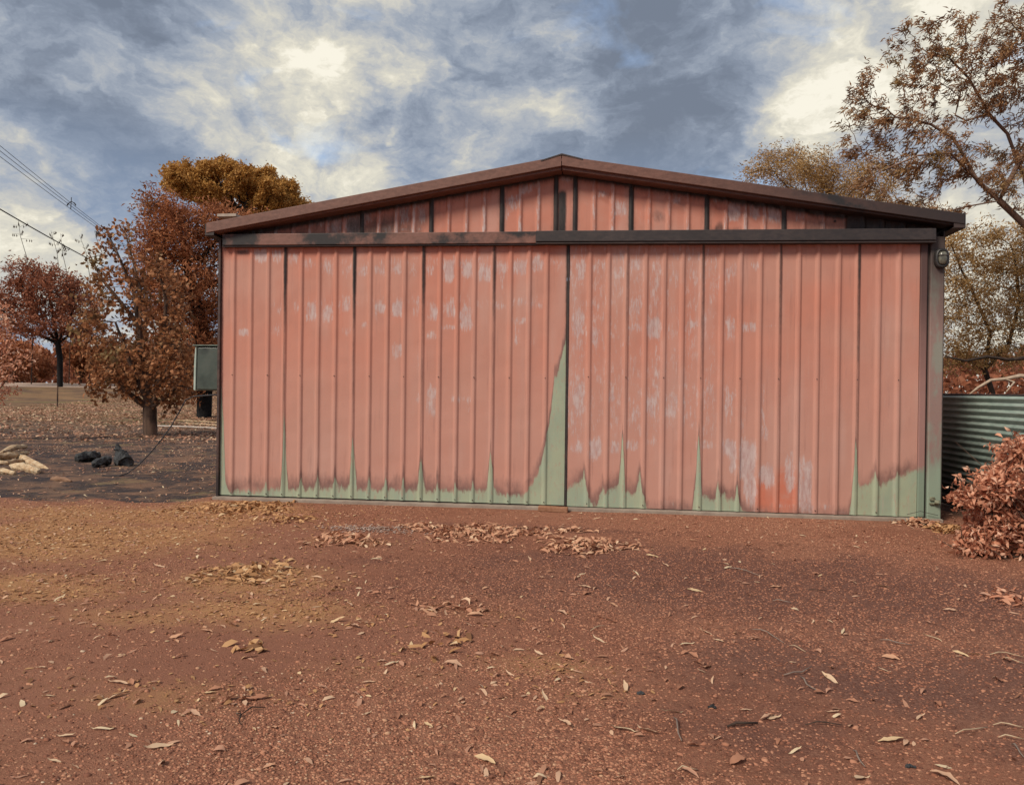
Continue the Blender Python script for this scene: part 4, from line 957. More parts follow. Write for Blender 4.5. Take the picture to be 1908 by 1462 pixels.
tree('gum_tree', 'big wind-swept eucalyptus with reddish limbs and sparse brown leaves at the right edge', 'tree', tuple(bb),
     [(1775, 85, 92, 55, d, .9, 330), (1860, 60, 90, 48, d, 1.0, 330), (1720, 130, 48, 50, d, .8, 160), (1860, 150, 70, 60, d, 1.0, 200), (1600, 195, 36, 42, d, .6, 110), (1640, 240, 75, 32, d, .7, 230), (1720, 235, 75, 45, d, .8, 260), (1618, 140, 26, 24, d, .5, 70), (1580, 230, 26, 40, d, .5, 90), (1600, 170, 30, 24, d, .5, 60), (1600, 290, 40, 26, d, .5, 60), (1690, 60, 40, 26, d, .6, 90), (1660, 350, 80, 28, d, .7, 90), (1750, 390, 60, 24, d, .7, 60), (1870, 25, 60, 22, d, .8, 120),
      (1750, 320, 90, 34, d, .9, 200), (1640, 300, 50, 30, d, .6, 90), (1880, 330, 40, 60, d, .9, 120), (1960, 130, 90, 110, d, 1.2, 300), (1990, 330, 90, 110, d, 1.3, 260), (2100, 220, 130, 180, d, 1.6, 500), (2060, 440, 110, 90, d, 1.3, 160), (1790, 300, 60, 50, d, .8, 110)],
     st, .13, 1.3, .24, .0040, .080, L_GUM, BARK_R, 29000, .125, .022, 15, spread=.13, droop=.7, wind=(-.8, 0, 0), bias=(-.05, 0, .02), clump=18, quads=1, tipmax=2.6, jit=.22, iters=220)

# thicket tree behind, lower right
d = 19.5; bb = at_depth(1850, 800, d); bb[2] = float(height(bb[0], bb[1]))
E_ = lambda px, py, dd=0: at_depth(px, py, d+dd)
st = chain([bb-np.array([0, 0, .1]), E_(1852, 740), E_(1835, 690), E_(1845, 620)], 4)
addchain(st, near(st, E_(1835, 690)), [E_(1800, 672), E_(1770, 680), E_(1740, 690)], 3)
addchain(st, near(st, E_(1845, 690)), [E_(1880, 640), E_(1900, 560), E_(1890, 480)], 3)
addchain(st, near(st, E_(1845, 620)), [E_(1820, 560), E_(1790, 500), E_(1770, 450)], 3)
tree('thicket_tree', 'dense twiggy tree with small golden brown leaves behind the green iron fence', 'tree', tuple(bb),
     [(1830, 470, 90, 60, d, 1.2, 600), (1830, 560, 100, 70, d, 1.3, 650), (1850, 640, 110, 50, d, 1.2, 420), (1920, 520, 80, 110, d, 1.3, 400), (1770, 600, 50, 90, d, .9, 160)],
     st, .17, 1.6, .30, .0045, .065, L_GUM2, BARK, 26000, .085, .030, 16, spread=.2, droop=.3, wind=(-.3, 0, 0), clump=5, tipmax=2.2, iters=200)
# golden brown tree behind the roof
d = 27.0; bb = at_depth(1560, 800, d); bb[2] = float(height(bb[0], bb[1]))
E_ = lambda px, py, dd=0: at_depth(px, py, d+dd)
st = chain([bb, E_(1570, 600), E_(1560, 480), E_(1550, 420)], 4)
tree('gum_tree', 'golden brown tree crown showing above the right half of the shed roof', 'tree', tuple(bb),
     [(1440, 308, 42, 34, d, 1.2, 260), (1500, 320, 60, 38, d, 1.4, 380), (1560, 330, 60, 34, d, 1.4, 330), (1620, 345, 60, 34, d, 1.4, 300), (1470, 288, 30, 16, d, .8, 70), (1405, 325, 24, 12, d, .7, 60), (1560, 400, 110, 40, d, 1.4, 300), (1700, 420, 70, 50, d, 1.3, 250)],
     st, .24, 2.4, .42, .0065, .12, L_GUM2, BARK_B, 21000, .13, .030, 17, spread=.3, droop=.35, wind=(-.4, 0, .1), clump=6, iters=200)
# low red brown bush and pale fallen limbs behind the fence
bush('scorched_bush', 'low reddish bush just behind the top of the green iron fence', 1840, 775, 95, 62, 17.5, 9000, L_DARK, .10, .045, 91, None, 9, 40)
s = MB(); P_ = [at_depth(*q, 12.8) for q in [(1802, 738), (1822, 722), (1846, 708), (1872, 706), (1900, 700), (1960, 706)]]; s.tube(P_, [.010, .020, .024, .028, .034, .04], 8)
a = P_[3]; s.tube([a, at_depth(1890, 712, 12.6), at_depth(1875, 730, 12.5)], [.02, .016, .012], 6)
s.tube([P_[5], at_depth(1990, 780, 12.8), on_ground(2000, 900)], [.06, .07, .08], 8)
tag(s.build('fallen_limb', mottled('pale_bare_wood', (.46, .36, .27), (.33, .24, .17), 9, .8), smooth=True), 'pale curved bare limb lying just above the green iron fence', 'branch')
s = MB(); P_ = [at_depth(*q, 14.8) for q in [(1762, 664), (1800, 672), (1840, 664), (1880, 670), (1930, 664), (2000, 690)]]; s.tube(P_, [.015, .026, .030, .034, .045, .06], 7); s.tube([P_[5], on_ground(2040, 840)], [.08, .1], 7)
tag(s.build('dead_limb', BARK, smooth=True), 'thick dark horizontal limb crossing the thicket right of the shed', 'branch')

# shrub at the right foreground
b = on_ground(1968, 1035); d = float((b-CP)@_fw); k = d/F
r = np.random.default_rng(21); root = empty('shrub', tuple(b), 'leafy foreground shrub with curled orange-brown dead leaves at the right edge', 'shrub')
lob = [(1905, 850, 42, 40), (1860, 900, 38, 38), (1835, 915, 25, 25), (1900, 930, 60, 60), (1850, 975, 48, 45), (1905, 1010, 70, 55), (1825, 1010, 38, 34), (1840, 1035, 50, 24), (1955, 900, 90, 90), (1980, 1010, 100, 70), (1890, 1055, 60, 20), (1800, 925, 22, 18), (2040, 950, 90, 100), (1795, 1030, 24, 14)]
s = MB(); Ps = []
for (px, py, rx, ry) in lob:
    c = at_depth(px, py, d+r.uniform(-.15, .15))-b; m_ = int(rx*ry*.48)+40
    s.tube([(0, 0, 0), c*.5+r.normal(size=3)*.04, c, c+r.normal(size=3)*.08+np.array([0, 0, .08])], [.018, .012, .007, .003], 6)
    for q in range(9):
        w = r.normal(size=3)*rx*k*.6; s.tube([c*.8, c+w*.6, c+w*1.3], [.006, .004, .002], 4)
    v = unit(r.normal(size=(m_, 3)))*r.random((m_, 1))**.42; Ps.append(c+v*np.array([rx*k, rx*k*1.1, ry*k]))
for q in range(110):
    px, py, rx, ry = lob[int(r.integers(0, len(lob)))]; c = at_depth(px, py, d)-b; w = unit(r.normal(size=3)*np.array([1, .6, .8])+np.array([-.25, -.2, .1]))
    a0 = c+w*rx*k*.7; a1 = c+w*(rx*k*.9+r.uniform(.05, .17)); s.tube([a0, (a0+a1)/2+r.normal(size=3)*.01, a1], [.004, .003, .0015], 4)
    t = r.random((9, 1)); Ps.append(a0+(a1-a0)*t+r.normal(size=(9, 3))*.012)
P = np.concatenate(Ps); P = P[P[:, 2] > .015]; s.build('stems', BARK_B, root)
D_ = unit(r.normal(size=(len(P), 3))+np.array([-.1, -.1, -.35])); big_ = r.random(len(P)) < .5; LV, LT, ta = leaves_mesh(P[big_], D_[big_], .078, .025, r, curl=.24, quads=2); LV2, LT2, ta2 = leaves_mesh(P[~big_], D_[~big_], .045, .017, r, curl=.2, quads=2)
LT = np.concatenate([LT, LT2+len(LV)]); LV = np.concatenate([LV, LV2]); ta = np.concatenate([ta, ta2])
mesh('foliage', LV, LT, L_SHRUB, root, attrs={'tint': ta})['kind'] = 'stuff'

# orange sapling at the left picture edge
b = on_ground(-60, 820); d = float((b-CP)@_fw); r = np.random.default_rng(22)
root = empty('small_tree', tuple(b), 'low branch tips with bright orange leaves poking in at the left edge', 'tree')
s = MB(); Ps = []
for tgt in [(8, 600), (15, 640), (35, 660), (5, 690), (18, 720), (-20, 640), (10, 570), (-50, 600), (-60, 680), (60, 655), (-20, 740)]:
    c = at_depth(*tgt, d+r.uniform(-.4, .4))-b; s.tube([(0, 0, 0), c*.45+np.array([-.1, 0, .1]), c], [.03, .014, .004], 5)
    n_ = 45 if tgt[0] > 30 else 110; t = r.random((n_, 1))**.5; Ps.append(c*(.62+.4*t)+r.normal(size=(n_, 3))*.11)
P = np.concatenate(Ps); s.build('stems', BARK_B, root); LV, LT, ta = leaves_mesh(P, unit(r.normal(size=(len(P), 3))), .11, .05, r, np.clip(r.normal(.7, .2, len(P)), 0, 1), quads=2)
mesh('foliage', LV, LT, L_SHRUB, root, attrs={'tint': ta})['kind'] = 'stuff'

# ------------------------------------------------------------------ corrugated fence, right
def fence_material():
    m = MT('green_fence_iron', .42, .5)
    geo = m.N.new('ShaderNodeNewGeometry'); pos = geo.outputs['Position']
    n = m.noise(3, 5, .6, vec=pos); f = m.noise(22, 4, .6, vec=pos, stretch=(1, .3, 1))
    c = m.mix(m.rng(f, .3, .7), (.27, .36, .32), (.38, .47, .42))
    sp = m.N.new('ShaderNodeSeparateXYZ'); m.L.new(pos, sp.inputs[0])
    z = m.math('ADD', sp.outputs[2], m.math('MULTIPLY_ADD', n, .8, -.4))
    c = m.mix(m.rng(z, 1.25, .15, 0, .92), c, (.03, .032, .032)); m.color(c); m.p.inputs['Metallic'].default_value = .15  # darker towards the bottom
    return m.m
A = on_ground(1745, 934); B = on_ground(1912, 985)
A2 = A+(A-B)*.9; B2 = B+(B-A)*.6
fence = empty('iron_fence', tuple(A), 'low fence of horizontally corrugated pale green iron between shed and right shrub', 'fence')
dv = (B2-A2); Lf = np.linalg.norm(dv); dv /= Lf; nv = np.array([-dv[1], dv[0], 0]); 
if nv[0] > 0: nv = -nv
top = 1.395; npit = 18; pit = top/npit
for j, (t0, t1) in enumerate(((0, .5), (.5, 1.0))):
    zs = np.linspace(0, top, npit*8+1); tt = np.linspace(t0*Lf, t1*Lf, 8)
    V = [(A2+dv*t+nv*(  .017*math.cos(2*math.pi*z/pit+math.pi)+.002*j)+np.array([0, 0, z])-A) for t in tt for z in zs]; nz = len(zs)
    Fc = np.array([(i*nz+k, (i+1)*nz+k, (i+1)*nz+k+1, i*nz+k+1) for i in range(len(tt)-1) for k in range(nz-1)])
    mesh('iron_sheet', np.array(V), Fc, bpy.data.materials.get('green_fence_iron') or fence_material(), fence, smooth=True)
s = MB(); q0 = A2-nv*.02-A; q1 = B2-nv*.02-A
s.tube([q0+np.array([0, 0, top]), q1+np.array([0, 0, top])], .014, 6)
s.build('top_rail', bpy.data.materials['charred_trim'], fence)
for t in (.3, Lf-.1):
    s = MB(); p = A2+dv*t-nv*.05-A; s.tube([p, p+np.array([0, 0, top])], .03, 8); s.build('post', bpy.data.materials['charred_trim'], fence)

# ------------------------------------------------------------------ power line, left
pole_p = at_depth(300, 497, 56.0); pb_ = pole_p.copy(); pb_[2] = float(gz(pb_[0], pb_[1]))
pole = empty('power_pole', tuple(pb_), 'weathered power pole hidden in the tall red-brown tree at the end of the wires', 'pole')
s = MB(); s.tube([(0, 0, 0), (0, 0, pole_p[2]-pb_[2]+.5)], [.16, .11], 8); s.build('post', BARK_B, pole)
s = MB(); s.box(-.9, .9, -.05, .05, pole_p[2]-pb_[2]-.1, pole_p[2]-pb_[2]+.02); s.build('crossarm', BARK_B, pole)
m_wire = mottled('dark_wire', (.03, .03, .035), (.05, .05, .055), 5)
for i, (off, y0_) in enumerate(((-.0, 266), (.3, 281), (.6, 297))):
    a = at_depth(-160, y0_-.757*160-6, 24.0); e_ = pole_p+np.array([-.5+off*1.6, 0, 0.05-.35*i]); pts = []
    for t in np.linspace(0, 1, 24):
        p = a*(1-t)+e_*t; p[2] -= .5*4*t*(1-t)*.35; pts.append(p)
    s = MB(); s.tube(pts, .011, 4)
    tag(s.build('power_wire', m_wire), ['topmost of the three thin wires running down from the left edge', 'middle of the three thin wires running down from the left edge', 'lowest of the three thin wires running down from the left edge'][i], 'wire', 'overhead wires')
# spacer clipped to the wires
q = at_depth(133, 379, 36.5); s = MB(); s.tube([q+np.array([-.2, 0, -.05]), q+np.array([.0, 0, .1]), q+np.array([.22, 0, -.05])], .022, 5); s.tube([q+np.array([0, 0, .28]), q+np.array([-.03, 0, -.28])], .018, 5); s.tube([q+np.array([-.22, 0, -.1]), q+np.array([-.14, 0, .02])], .03, 5); s.tube([q+np.array([.22, 0, -.1]), q+np.array([.14, 0, .02])], .03, 5)
tag(s.build('wire_spacer', m_wire), 'small dark spacer clipped onto the three overhead wires', 'spacer')
a = at_depth(-150, 300, 20.0); e_ = at_depth(225, 512, 42.0); pts = [a*(1-t)+e_*t-np.array([0, 0, .3*4*t*(1-t)*.4]) for t in np.linspace(0, 1, 24)]; pts.append(pole_p-np.array([0, 0, 1.2]))
s = MB(); s.tube(pts, .022, 5); tag(s.build('service_cable', m_wire), 'single thicker dark cable below the three wires at the left edge', 'cable')

# ------------------------------------------------------------------ things on the burnt ground, left
def lump(name, pts, rads, mat, label, cat, group=None, seed=0, n=9, knob=.12):
    r = np.random.default_rng(seed); s = MB(); P_ = []; Rr = []
    for i in range(len(pts)-1):
        for t in np.linspace(0, 1, 5)[:-1]:
            P_.append(np.asarray(pts[i])*(1-t)+np.asarray(pts[i+1])*t); Rr.append((rads[i]*(1-t)+rads[i+1]*t)*(1+r.normal()*knob))
    P_.append(np.asarray(pts[-1])); Rr.append(rads[-1]*.7)
    P_.insert(0, P_[0]+(P_[0]-P_[1])*.3); Rr.insert(0, Rr[0]*.55)
    P_ = [p+r.normal(size=3)*Rr[i]*.06 for i, p in enumerate(P_)]
    s.tube(P_, Rr, n); V_ = np.array(s.v); k_ = np.repeat(np.array(Rr), n)
    V_ += r.normal(size=V_.shape)*k_[:, None]*.13; V_[:, 2] = np.maximum(V_[:, 2], float(height(P_[1][0], P_[1][1]))-.02); s.v = [tuple(v) for v in V_]
    o = s.build(name, mat, smooth=False); return tag(o, label, cat, group)
m_log = mottled('pale_stripped_wood', (.60, .48, .33), (.42, .26, .14), 14, .85, .2, .8, 30, .02, dark=(.24, .12, .06))
m_rock = mottled('charred_wood', (.012, .012, .013), (.055, .058, .062), 22, .7, .4, .9, 30, .02)
G_ = lambda px, py, z=0: on_ground(px, py, 0)+np.array([0, 0, z])
logs = [([(88, 873, .0), (60, 868, .06), (30, 858, .1), ], [(.03), .085, .07], 'nearest pale stripped log with a blunt bent end on the burnt ground'),
        ([(70, 882, .05), (45, 876, .07), (20, 873, .06)], [.08, .10, .06], 'thick pale log lying in front of the pile, cut end to the right'),
        ([(26, 884, .04), (-5, 881, .05), (-40, 878, .06)], [.05, .06, .06], 'whitish log lowest at the left picture edge'),
        ([(48, 838, .10), (28, 842, .12), (2, 850, .10)], [.045, .08, .05], 'topmost pale log of the heap, back row, tapering left'),
        ([(50, 856, .16), (25, 862, .18), (-15, 866, .2)], [.06, .07, .05], 'tan log resting across the middle of the heap'),
        ([(20, 858, .08), (-10, 862, .12), (-50, 860, .1)], [.06, .10, .1], 'pale yellowish log at the left edge behind the middle log'),
        ([(40, 866, .10), (12, 872, .12), (-20, 872, .12)], [.05, .06, .05], 'orange-tan log tucked between the pale logs')]
for i, (pts, rads, lb) in enumerate(logs): lump('stripped_log', [G_(p[0], p[1], p[2]*.75) for p in pts], [q*.74 for q in rads], m_log, lb, 'log', 'pale stripped logs heaped at the left edge', 60+i)
lump('charred_log', [G_(143, 861, .07), G_(165, 859, .10), G_(185, 857, .09)], [.07, .10, .08], m_rock, 'long low black charred log, left of the black lumps', 'log', None, 71)
lump('charred_log', [G_(176, 872, .06), G_(190, 869, .09), G_(203, 867, .08)], [.06, .085, .07], m_rock, 'short black charred log lying in front of the longer one', 'log', None, 72)
lump('charred_stump', [G_(233, 868, .05), G_(226, 866, .14), G_(220, 866, .26), G_(218, 866, .36)], [.14, .11, .07, .03], m_rock, 'upright blue-black charred stump, right of the black logs', 'stump', None, 73)
lump('wood_chip', [G_(96, 895, .02), G_(118, 896, .03), G_(133, 899, .02)], [.03, .035, .02], mottled('tan_wood', (.26, .15, .09), (.20, .11, .07), 9), 'flat tan piece of wood alone on the dark burnt ground', 'wood', None, 74)
# black cable hanging from the shed side to the ground
pts = [np.array([-HW-.03, .6, 1.30])]+[at_depth(x_, y_, 11.9) for x_, y_ in ((362, 738), (346, 745), (335, 765), (320, 792), (300, 820), (277, 847), (256, 868), (238, 881))]+[G_(222, 888, .01), G_(190, 888, .012)]
P_ = [np.asarray(p, float) for p in pts]; s = MB(); s.tube(P_, .009, 6); tag(s.build('loose_cable', m_wire), 'thin black cable arching from the shed side down to the burnt ground', 'cable')
# pale pipe and boards on the ground behind
def bar(name, a, b, rad, mat, label, cat):
    s = MB(); s.tube([a, (a+b)/2+np.array([0, 0, .01]), b], rad, 6); return tag(s.build(name, mat), label, cat)
bar('pale_pipe', G_(284, 795, .04), G_(412, 800, .04), .022, mottled('pale_plastic', (.60, .55, .50), (.45, .38, .34), 6), 'long pale pipe lying on the ground behind the fruit tree trunk', 'pipe')
for i, (a, b_, lb) in enumerate((((330, 784), (412, 789), 'upper thin tan batten lying between tree and shed'), ((345, 790), (412, 794), 'lower thin tan batten lying between tree and shed'))):
    bar('batten', G_(*a, .03), G_(*b_, .03), .02, m_log, lb, 'batten')
# paddock post
q = at_depth(107, 756, 45.0); q[2] = float(gz(q[0], q[1])); s = MB(); s.tube([(0, 0, 0), (0, 0, 1.28)], [.045, .035], 6)
o = s.build('fence_post', BARK_B); o.location = tuple(q); tag(o, 'thin lone fence post in front of the road on the left', 'post')

# ------------------------------------------------------------------ leaf litter
LM = leaf_material('fallen_leaves', [(0, (.16, .075, .042)), (.3, (.34, .165, .10)), (.6, (.47, .25, .165)), (.85, (.58, .38, .25)), (1, (.66, .52, .34))], trans=.12)
L_PINK = leaf_material('fallen_salmon_leaves', [(0, (.26, .11, .065)), (.4, (.48, .23, .14)), (.8, (.60, .35, .215)), (1, (.68, .48, .32))], trans=.12)
L_YEL = leaf_material('fallen_golden_leaves', [(0, (.20, .095, .045)), (.4, (.40, .205, .09)), (.8, (.54, .31, .15)), (1, (.64, .46, .27))], trans=.12)
def ground_leaves(P, llen, lwid, r, tilt=.25, tint=None, quads=2):
    n = len(P); a = r.uniform(0, 2*np.pi, n); D_ = unit(np.stack([np.cos(a), np.sin(a), r.normal(size=n)*tilt], 1))
    L_ = llen*r.uniform(.55, 1.35, n)[:, None]; W_ = lwid*r.uniform(.6, 1.4, n)[:, None]
    s = unit(np.cross(np.array([0, 0, 1.0]), D_)+np.stack([np.zeros(n), np.zeros(n), r.normal(size=n)*tilt*1.2], 1)); nr = unit(np.cross(D_, s))
    cu = r.uniform(-.02, .16, n)[:, None]; fold = r.uniform(-.1, .35, n)[:, None]
    b = P-D_*L_*.5
    c1 = b+D_*L_*.3+nr*L_*cu; c2 = b+D_*L_*.68+nr*L_*cu
    bend = s*L_*r.normal(size=(n, 1))*.10
    V = np.stack([b, c1-s*W_*.5+nr*W_*fold+bend, c1+s*W_*.5+nr*W_*fold*.5+bend, c2-s*W_*.42+nr*W_*fold+bend, c2+s*W_*.42+bend, b+D_*L_+nr*L_*.02], 1).reshape(-1, 3)
    V[:, 2] += .004
    k = np.arange(n)[:, None]*6
    T = np.concatenate([k+np.array([q]) for q in ([0, 1, 2], [1, 3, 4], [1, 4, 2], [3, 5, 4])])
    if tint is None: tint = np.clip(r.normal(.55, .25, n), 0, 1)
    return V, T, np.repeat(tint, 6)
def inside_shed(x, y): return (np.abs(x) < HW+.03) & (y > -.17) & (y < 8.6)
# named leaf piles
piles = [((893, 992), .62, .20, 620, L_PINK, .11, .030, 'largest salmon leaf pile, before the left shed door near the middle'), ((1092, 1020), .42, .16, 330, L_PINK, .11, .030, 'leaf pile just right of centre, in front of the door seam'),
         ((640, 1008), .34, .13, 190, L_PINK, .11, .03, 'small reddish leaf pile beside the grey ash smear'), ((470, 1072), .36, .16, 210, L_YEL, .10, .03, 'golden leaf pile on the left half of the gravel yard'),
         ((450, 946), .60, .22, 430, L_YEL, .10, .035, 'golden leaf pile against the left corner of the shed'), ((540, 968), .26, .10, 70, L_YEL, .11, .035, 'sparse heap of leaves near the left end of the shed front'),
         ((1712, 975), .22, .10, 190, L_PINK, .10, .04, 'pinkish leaf heap against the foot of the right corner post'), ((1765, 985), .22, .12, 170, L_YEL, .10, .04, 'pale leaf heap between the corner post and the shrub'),
         ((1078, 990), .16, .05, 30, L_PINK, .11, .03, 'thin strip of leaves just above the pile right of centre'), ((785, 980), .14, .07, 34, L_PINK, .11, .03, 'tiny leaf cluster left of the largest leaf pile'),
         ((1895, 1115), .20, .10, 70, L_SHRUB, .10, .04, 'reddish leaf heap at the right edge below the shrub'), ((800, 1200), .22, .09, 24, L_YEL, .10, .03, 'loose cluster of tan leaves in the middle of the yard'),
         ((470, 1208), .12, .08, 16, L_YEL, .12, .04, 'few yellowish curled leaves gathered left of centre'), ((850, 1140), .26, .07, 28, L_PINK, .10, .03, 'narrow row of pinkish leaves below the largest pile')]
for i, ((px, py), rx, ry, n, mt, ll, lw, lb) in enumerate(piles):
    r = np.random.default_rng(300+i); c = on_ground(px, py); ang = r.uniform(0, 2*np.pi, n); q = r.random(n)**.7*1.12*(1+.25*np.sin(ang*3+i)+.15*np.sin(ang*5+i*2))
    ry2 = ry*2.2
    X = c[0]+np.cos(ang)*q*rx; Y = c[1]+np.sin(ang)*q*ry2
    Z = height(X, Y)+r.random(n)*.055*np.clip(1-q, 0, 1)*min(1, n/200)
    ok = ~((np.abs(X) < HW+.05) & (Y > -.10)); P = np.stack([X, Y, Z], 1)[ok]
    V, T, ta = ground_leaves(P, ll*.82, lw*.80, r, .42); b0 = np.array([c[0], c[1], float(height(c[0], c[1]))])
    tag(mesh('leaf_pile', V-b0, T, mt, attrs={'tint': ta}, loc=tuple(b0)), lb, 'leaf pile', 'heaps of fallen leaves in the yard', 'stuff' if n < 40 else None)
# single leaves: the 300 largest in view are things
variants = []
r = np.random.default_rng(401)
for i in range(9):
    L_, W_ = [(.11, .024), (.10, .020), (.09, .034), (.12, .018), (.085, .04), (.10, .028), (.13, .02), (.07, .03), (.11, .03)][i]
    n = 7; V = []; bend = r.uniform(-.25, .25); curl = r.uniform(.04, .2)
    for k in range(n+1):
        t = k/n; w = W_*.5*math.sin(math.pi*min(1, t*.96+.03))**.8*(1+r.normal()*.07); x = (t-.5)*L_; y = bend*L_*(t*(1-t))*4*.4; z = curl*L_*(4*t*(1-t))*.6*(1 if i % 2 else .5)+(.012 if (k in (0, n) and i % 3 == 0) else 0)
        V += [(x, y-w, z+w*.5*r.random()), (x, y, z-.002), (x, y+w, z+w*.6*r.random())]
    Fc = []
    for k in range(n):
        a = k*3; Fc += [(a, a+3, a+4, a+1), (a+1, a+4, a+5, a+2)]
    V = np.array(V); V[:, 2] -= V[:, 2].min()-.002
    me = mesh('fallen_leaf', V, Fc, None, attrs={'tint': np.full(len(V), [.9, .55, .65, 1.0, .3, .75, .85, .15, .98][i])}, smooth=True)
    me.data.materials.append([LM, LM, L_PINK, LM, L_PINK, LM, LM, L_PINK, L_YEL][i]); variants.append(me.data); bpy.data.objects.remove(me)
known = [(124, 1372), (190, 1358), (102, 1422), (327, 1187), (435, 1166), (385, 1179), (505, 1115), (245, 1271), (215, 1299), (400, 1283), (427, 1303), (460, 1302), (483, 1296), (365, 1328), (295, 1393), (783, 1305), (740, 1328), (795, 1443), (903, 1410), (895, 1427),
         (627, 1162), (660, 1170), (685, 1165), (728, 1234), (925, 1254), (922, 1217), (845, 1235), (1017, 1295), (1062, 1322), (1053, 1343), (1005, 1215), (1040, 1212), (1117, 1192), (1060, 1220), (1279, 1197), (1275, 1215), (1292, 1220), (1318, 1179), (1320, 1242), (1299, 1235), (1164, 1359), (1208, 1362), (1253, 1327),
         (1165, 1281), (1265, 1281), (1290, 1393), (1373, 1421), (1430, 1335), (1443, 1337), (1450, 1381), (1481, 1398), (1547, 1268), (1540, 1262), (1527, 1293), (1720, 1290), (1746, 1312), (1716, 1338), (1660, 1377), (1685, 1383), (1750, 1443), (1760, 1448), (1605, 1447), (1285, 1445),
         (152, 1072), (200, 1083), (300, 1060), (190, 1045), (110, 1117), (205, 1185), (12, 1188), (90, 1195), (220, 1275), (560, 1025), (380, 1063), (1143, 1130), (1047, 1146), (1093, 1111), (1090, 1098), (1230, 1090), (1295, 1100), (1355, 1060), (1395, 1105), (1446, 1091), (1645, 1091), (1560, 1153), (1340, 1192), (1405, 1191), (1370, 1179),
         (1770, 1137), (1770, 1107), (1790, 1216), (1740, 1187), (1660, 1226), (1812, 1216), (1861, 1269), (1875, 1228), (1570, 1175), (1240, 1055), (1215, 1040), (1185, 1072), (1010, 1033), (1290, 1008), (1320, 1002), (1230, 988), (1236, 986), (1395, 1020), (1455, 1019), (1495, 1000), (1600, 1020), (1690, 1028), (1520, 1070), (1110, 965),
         (635, 1100), (610, 1090), (650, 1130), (700, 1110), (735, 1100), (700, 1045), (865, 1090), (905, 1100), (720, 1150), (880, 1060), (800, 1070), (960, 1050), (985, 1045), (560, 960), (610, 955), (660, 960), (735, 970), (575, 1060), (590, 1080)]
rr = np.random.default_rng(402); spots = [on_ground(*k)[:2] for k in known]
while len(spots) < 300:
    d_ = 2.7+5.6*rr.random()**1.1; a = rr.uniform(-.62, .62); x = CP[0]+_fw[0]*d_+_r[0]*math.tan(a)*d_; y = CP[1]+_fw[1]*d_+_r[1]*math.tan(a)*d_
    if y > -.35 and abs(x) < HW+.1: continue
    spots.append(np.array([x, y]))
kinds = ['long pale curved gum leaf', 'narrow tan gum leaf', 'broad pinkish dry leaf', 'very slim cream gum leaf', 'wide dull pink leaf', 'medium tan curled leaf', 'extra long slim pale leaf', 'small dark reddish leaf', 'pale golden leaf']
todo = {}
for i, (x, y) in enumerate(spots):
    v = int(rr.integers(0, 9)); z = float(height(x, y)); sc_ = rr.uniform(.7, 1.25)*(.85 if i < len(known) else .48)
    o = bpy.data.objects.new('fallen_leaf', variants[v]); COL.objects.link(o); o.location = (x, y, z+.004); o.rotation_euler = (rr.normal()*.22, rr.normal()*.15, rr.uniform(0, 6.28)); o.scale = (sc_,)*3
    px, py = project((x, y, z)); row = 0 if py < 1010 else 1 if py < 1085 else 2 if py < 1175 else 3 if py < 1290 else 4
    colm = int(min(6, max(0, px//272.6)))
    todo.setdefault((v, row, colm), []).append((px, o))
rows = ['by the shed doors', 'just before the doors', 'on mid yard', 'on near gravel', 'in nearest foreground']
cols_ = ['at the far left', 'on the left', 'left of centre', 'in the centre', 'right of centre', 'on the right', 'at the far right']
ordn = ['leftmost', 'second from left', 'third from left', 'fourth from left', 'fifth from left', 'sixth from left', 'seventh from left', 'eighth from left']
for (v, row, colm), lst in todo.items():
    lst.sort(key=lambda q: q[0]); n = len(lst)
    for j, (px, o) in enumerate(lst):
        pre = '' if n == 1 else (ordn[j] if j < n-1 or n == 1 else 'rightmost')+' '
        tag(o, pre+kinds[v]+' '+rows[row]+' '+cols_[colm], 'leaf', 'single fallen leaves on the red gravel')
# the rest: scattered litter
r = np.random.default_rng(403)
def scatter(n, fn, lo=(-16, -8.5), hi=(12, 14)):
    X = r.uniform(lo[0], hi[0], n); Y = r.uniform(lo[1], hi[1], n); k = r.random(n) < fn(X, Y)
    X, Y = X[k], Y[k]; k = ~inside_shed(X, Y); return X[k], Y[k]
def dens(X, Y):
    c, g = masks(X, Y); p = .09+.16*fbm(X, Y, .7, 3, 90)**2; p = p+.22*np.exp(-((Y+.24)/.10)**2)*(np.abs(X) < 4.3); return np.clip(p+.5*g**1.3+.8*c*soft(fbm(X, Y, .7, 4, 91), .42, .62)*soft(Y, -.3, .4)+.14*c, 0, 1)
X, Y = scatter(80000, dens); P = np.stack([X, Y, height(X, Y)], 1); V, T, ta = ground_leaves(P, .055, .016, r, .25)
mesh('leaf_litter', V, T, LM, attrs={'tint': ta})['kind'] = 'stuff'
X, Y = scatter(90000, lambda X, Y: masks(X, Y)[1]**1.2*.8, (-10, -8), (6, 1)); P = np.stack([X, Y, height(X, Y)], 1); V, T, ta = ground_leaves(P, .035, .014, r, .25)
mesh('golden_litter', V, T, L_YEL, attrs={'tint': ta})['kind'] = 'stuff'
X, Y = scatter(76000, lambda X, Y: .06+.3*soft(Y, 5, 10)+.75*soft(fbm(X*.5, Y, .6, 3, 77), .42, .62), (-34, 8), (2, 46)); P = np.stack([X, Y, height(X, Y)], 1); V, T, ta = ground_leaves(P, .12, .05, r, .3)
mesh('far_litter', V, T, LM, attrs={'tint': ta})['kind'] = 'stuff'
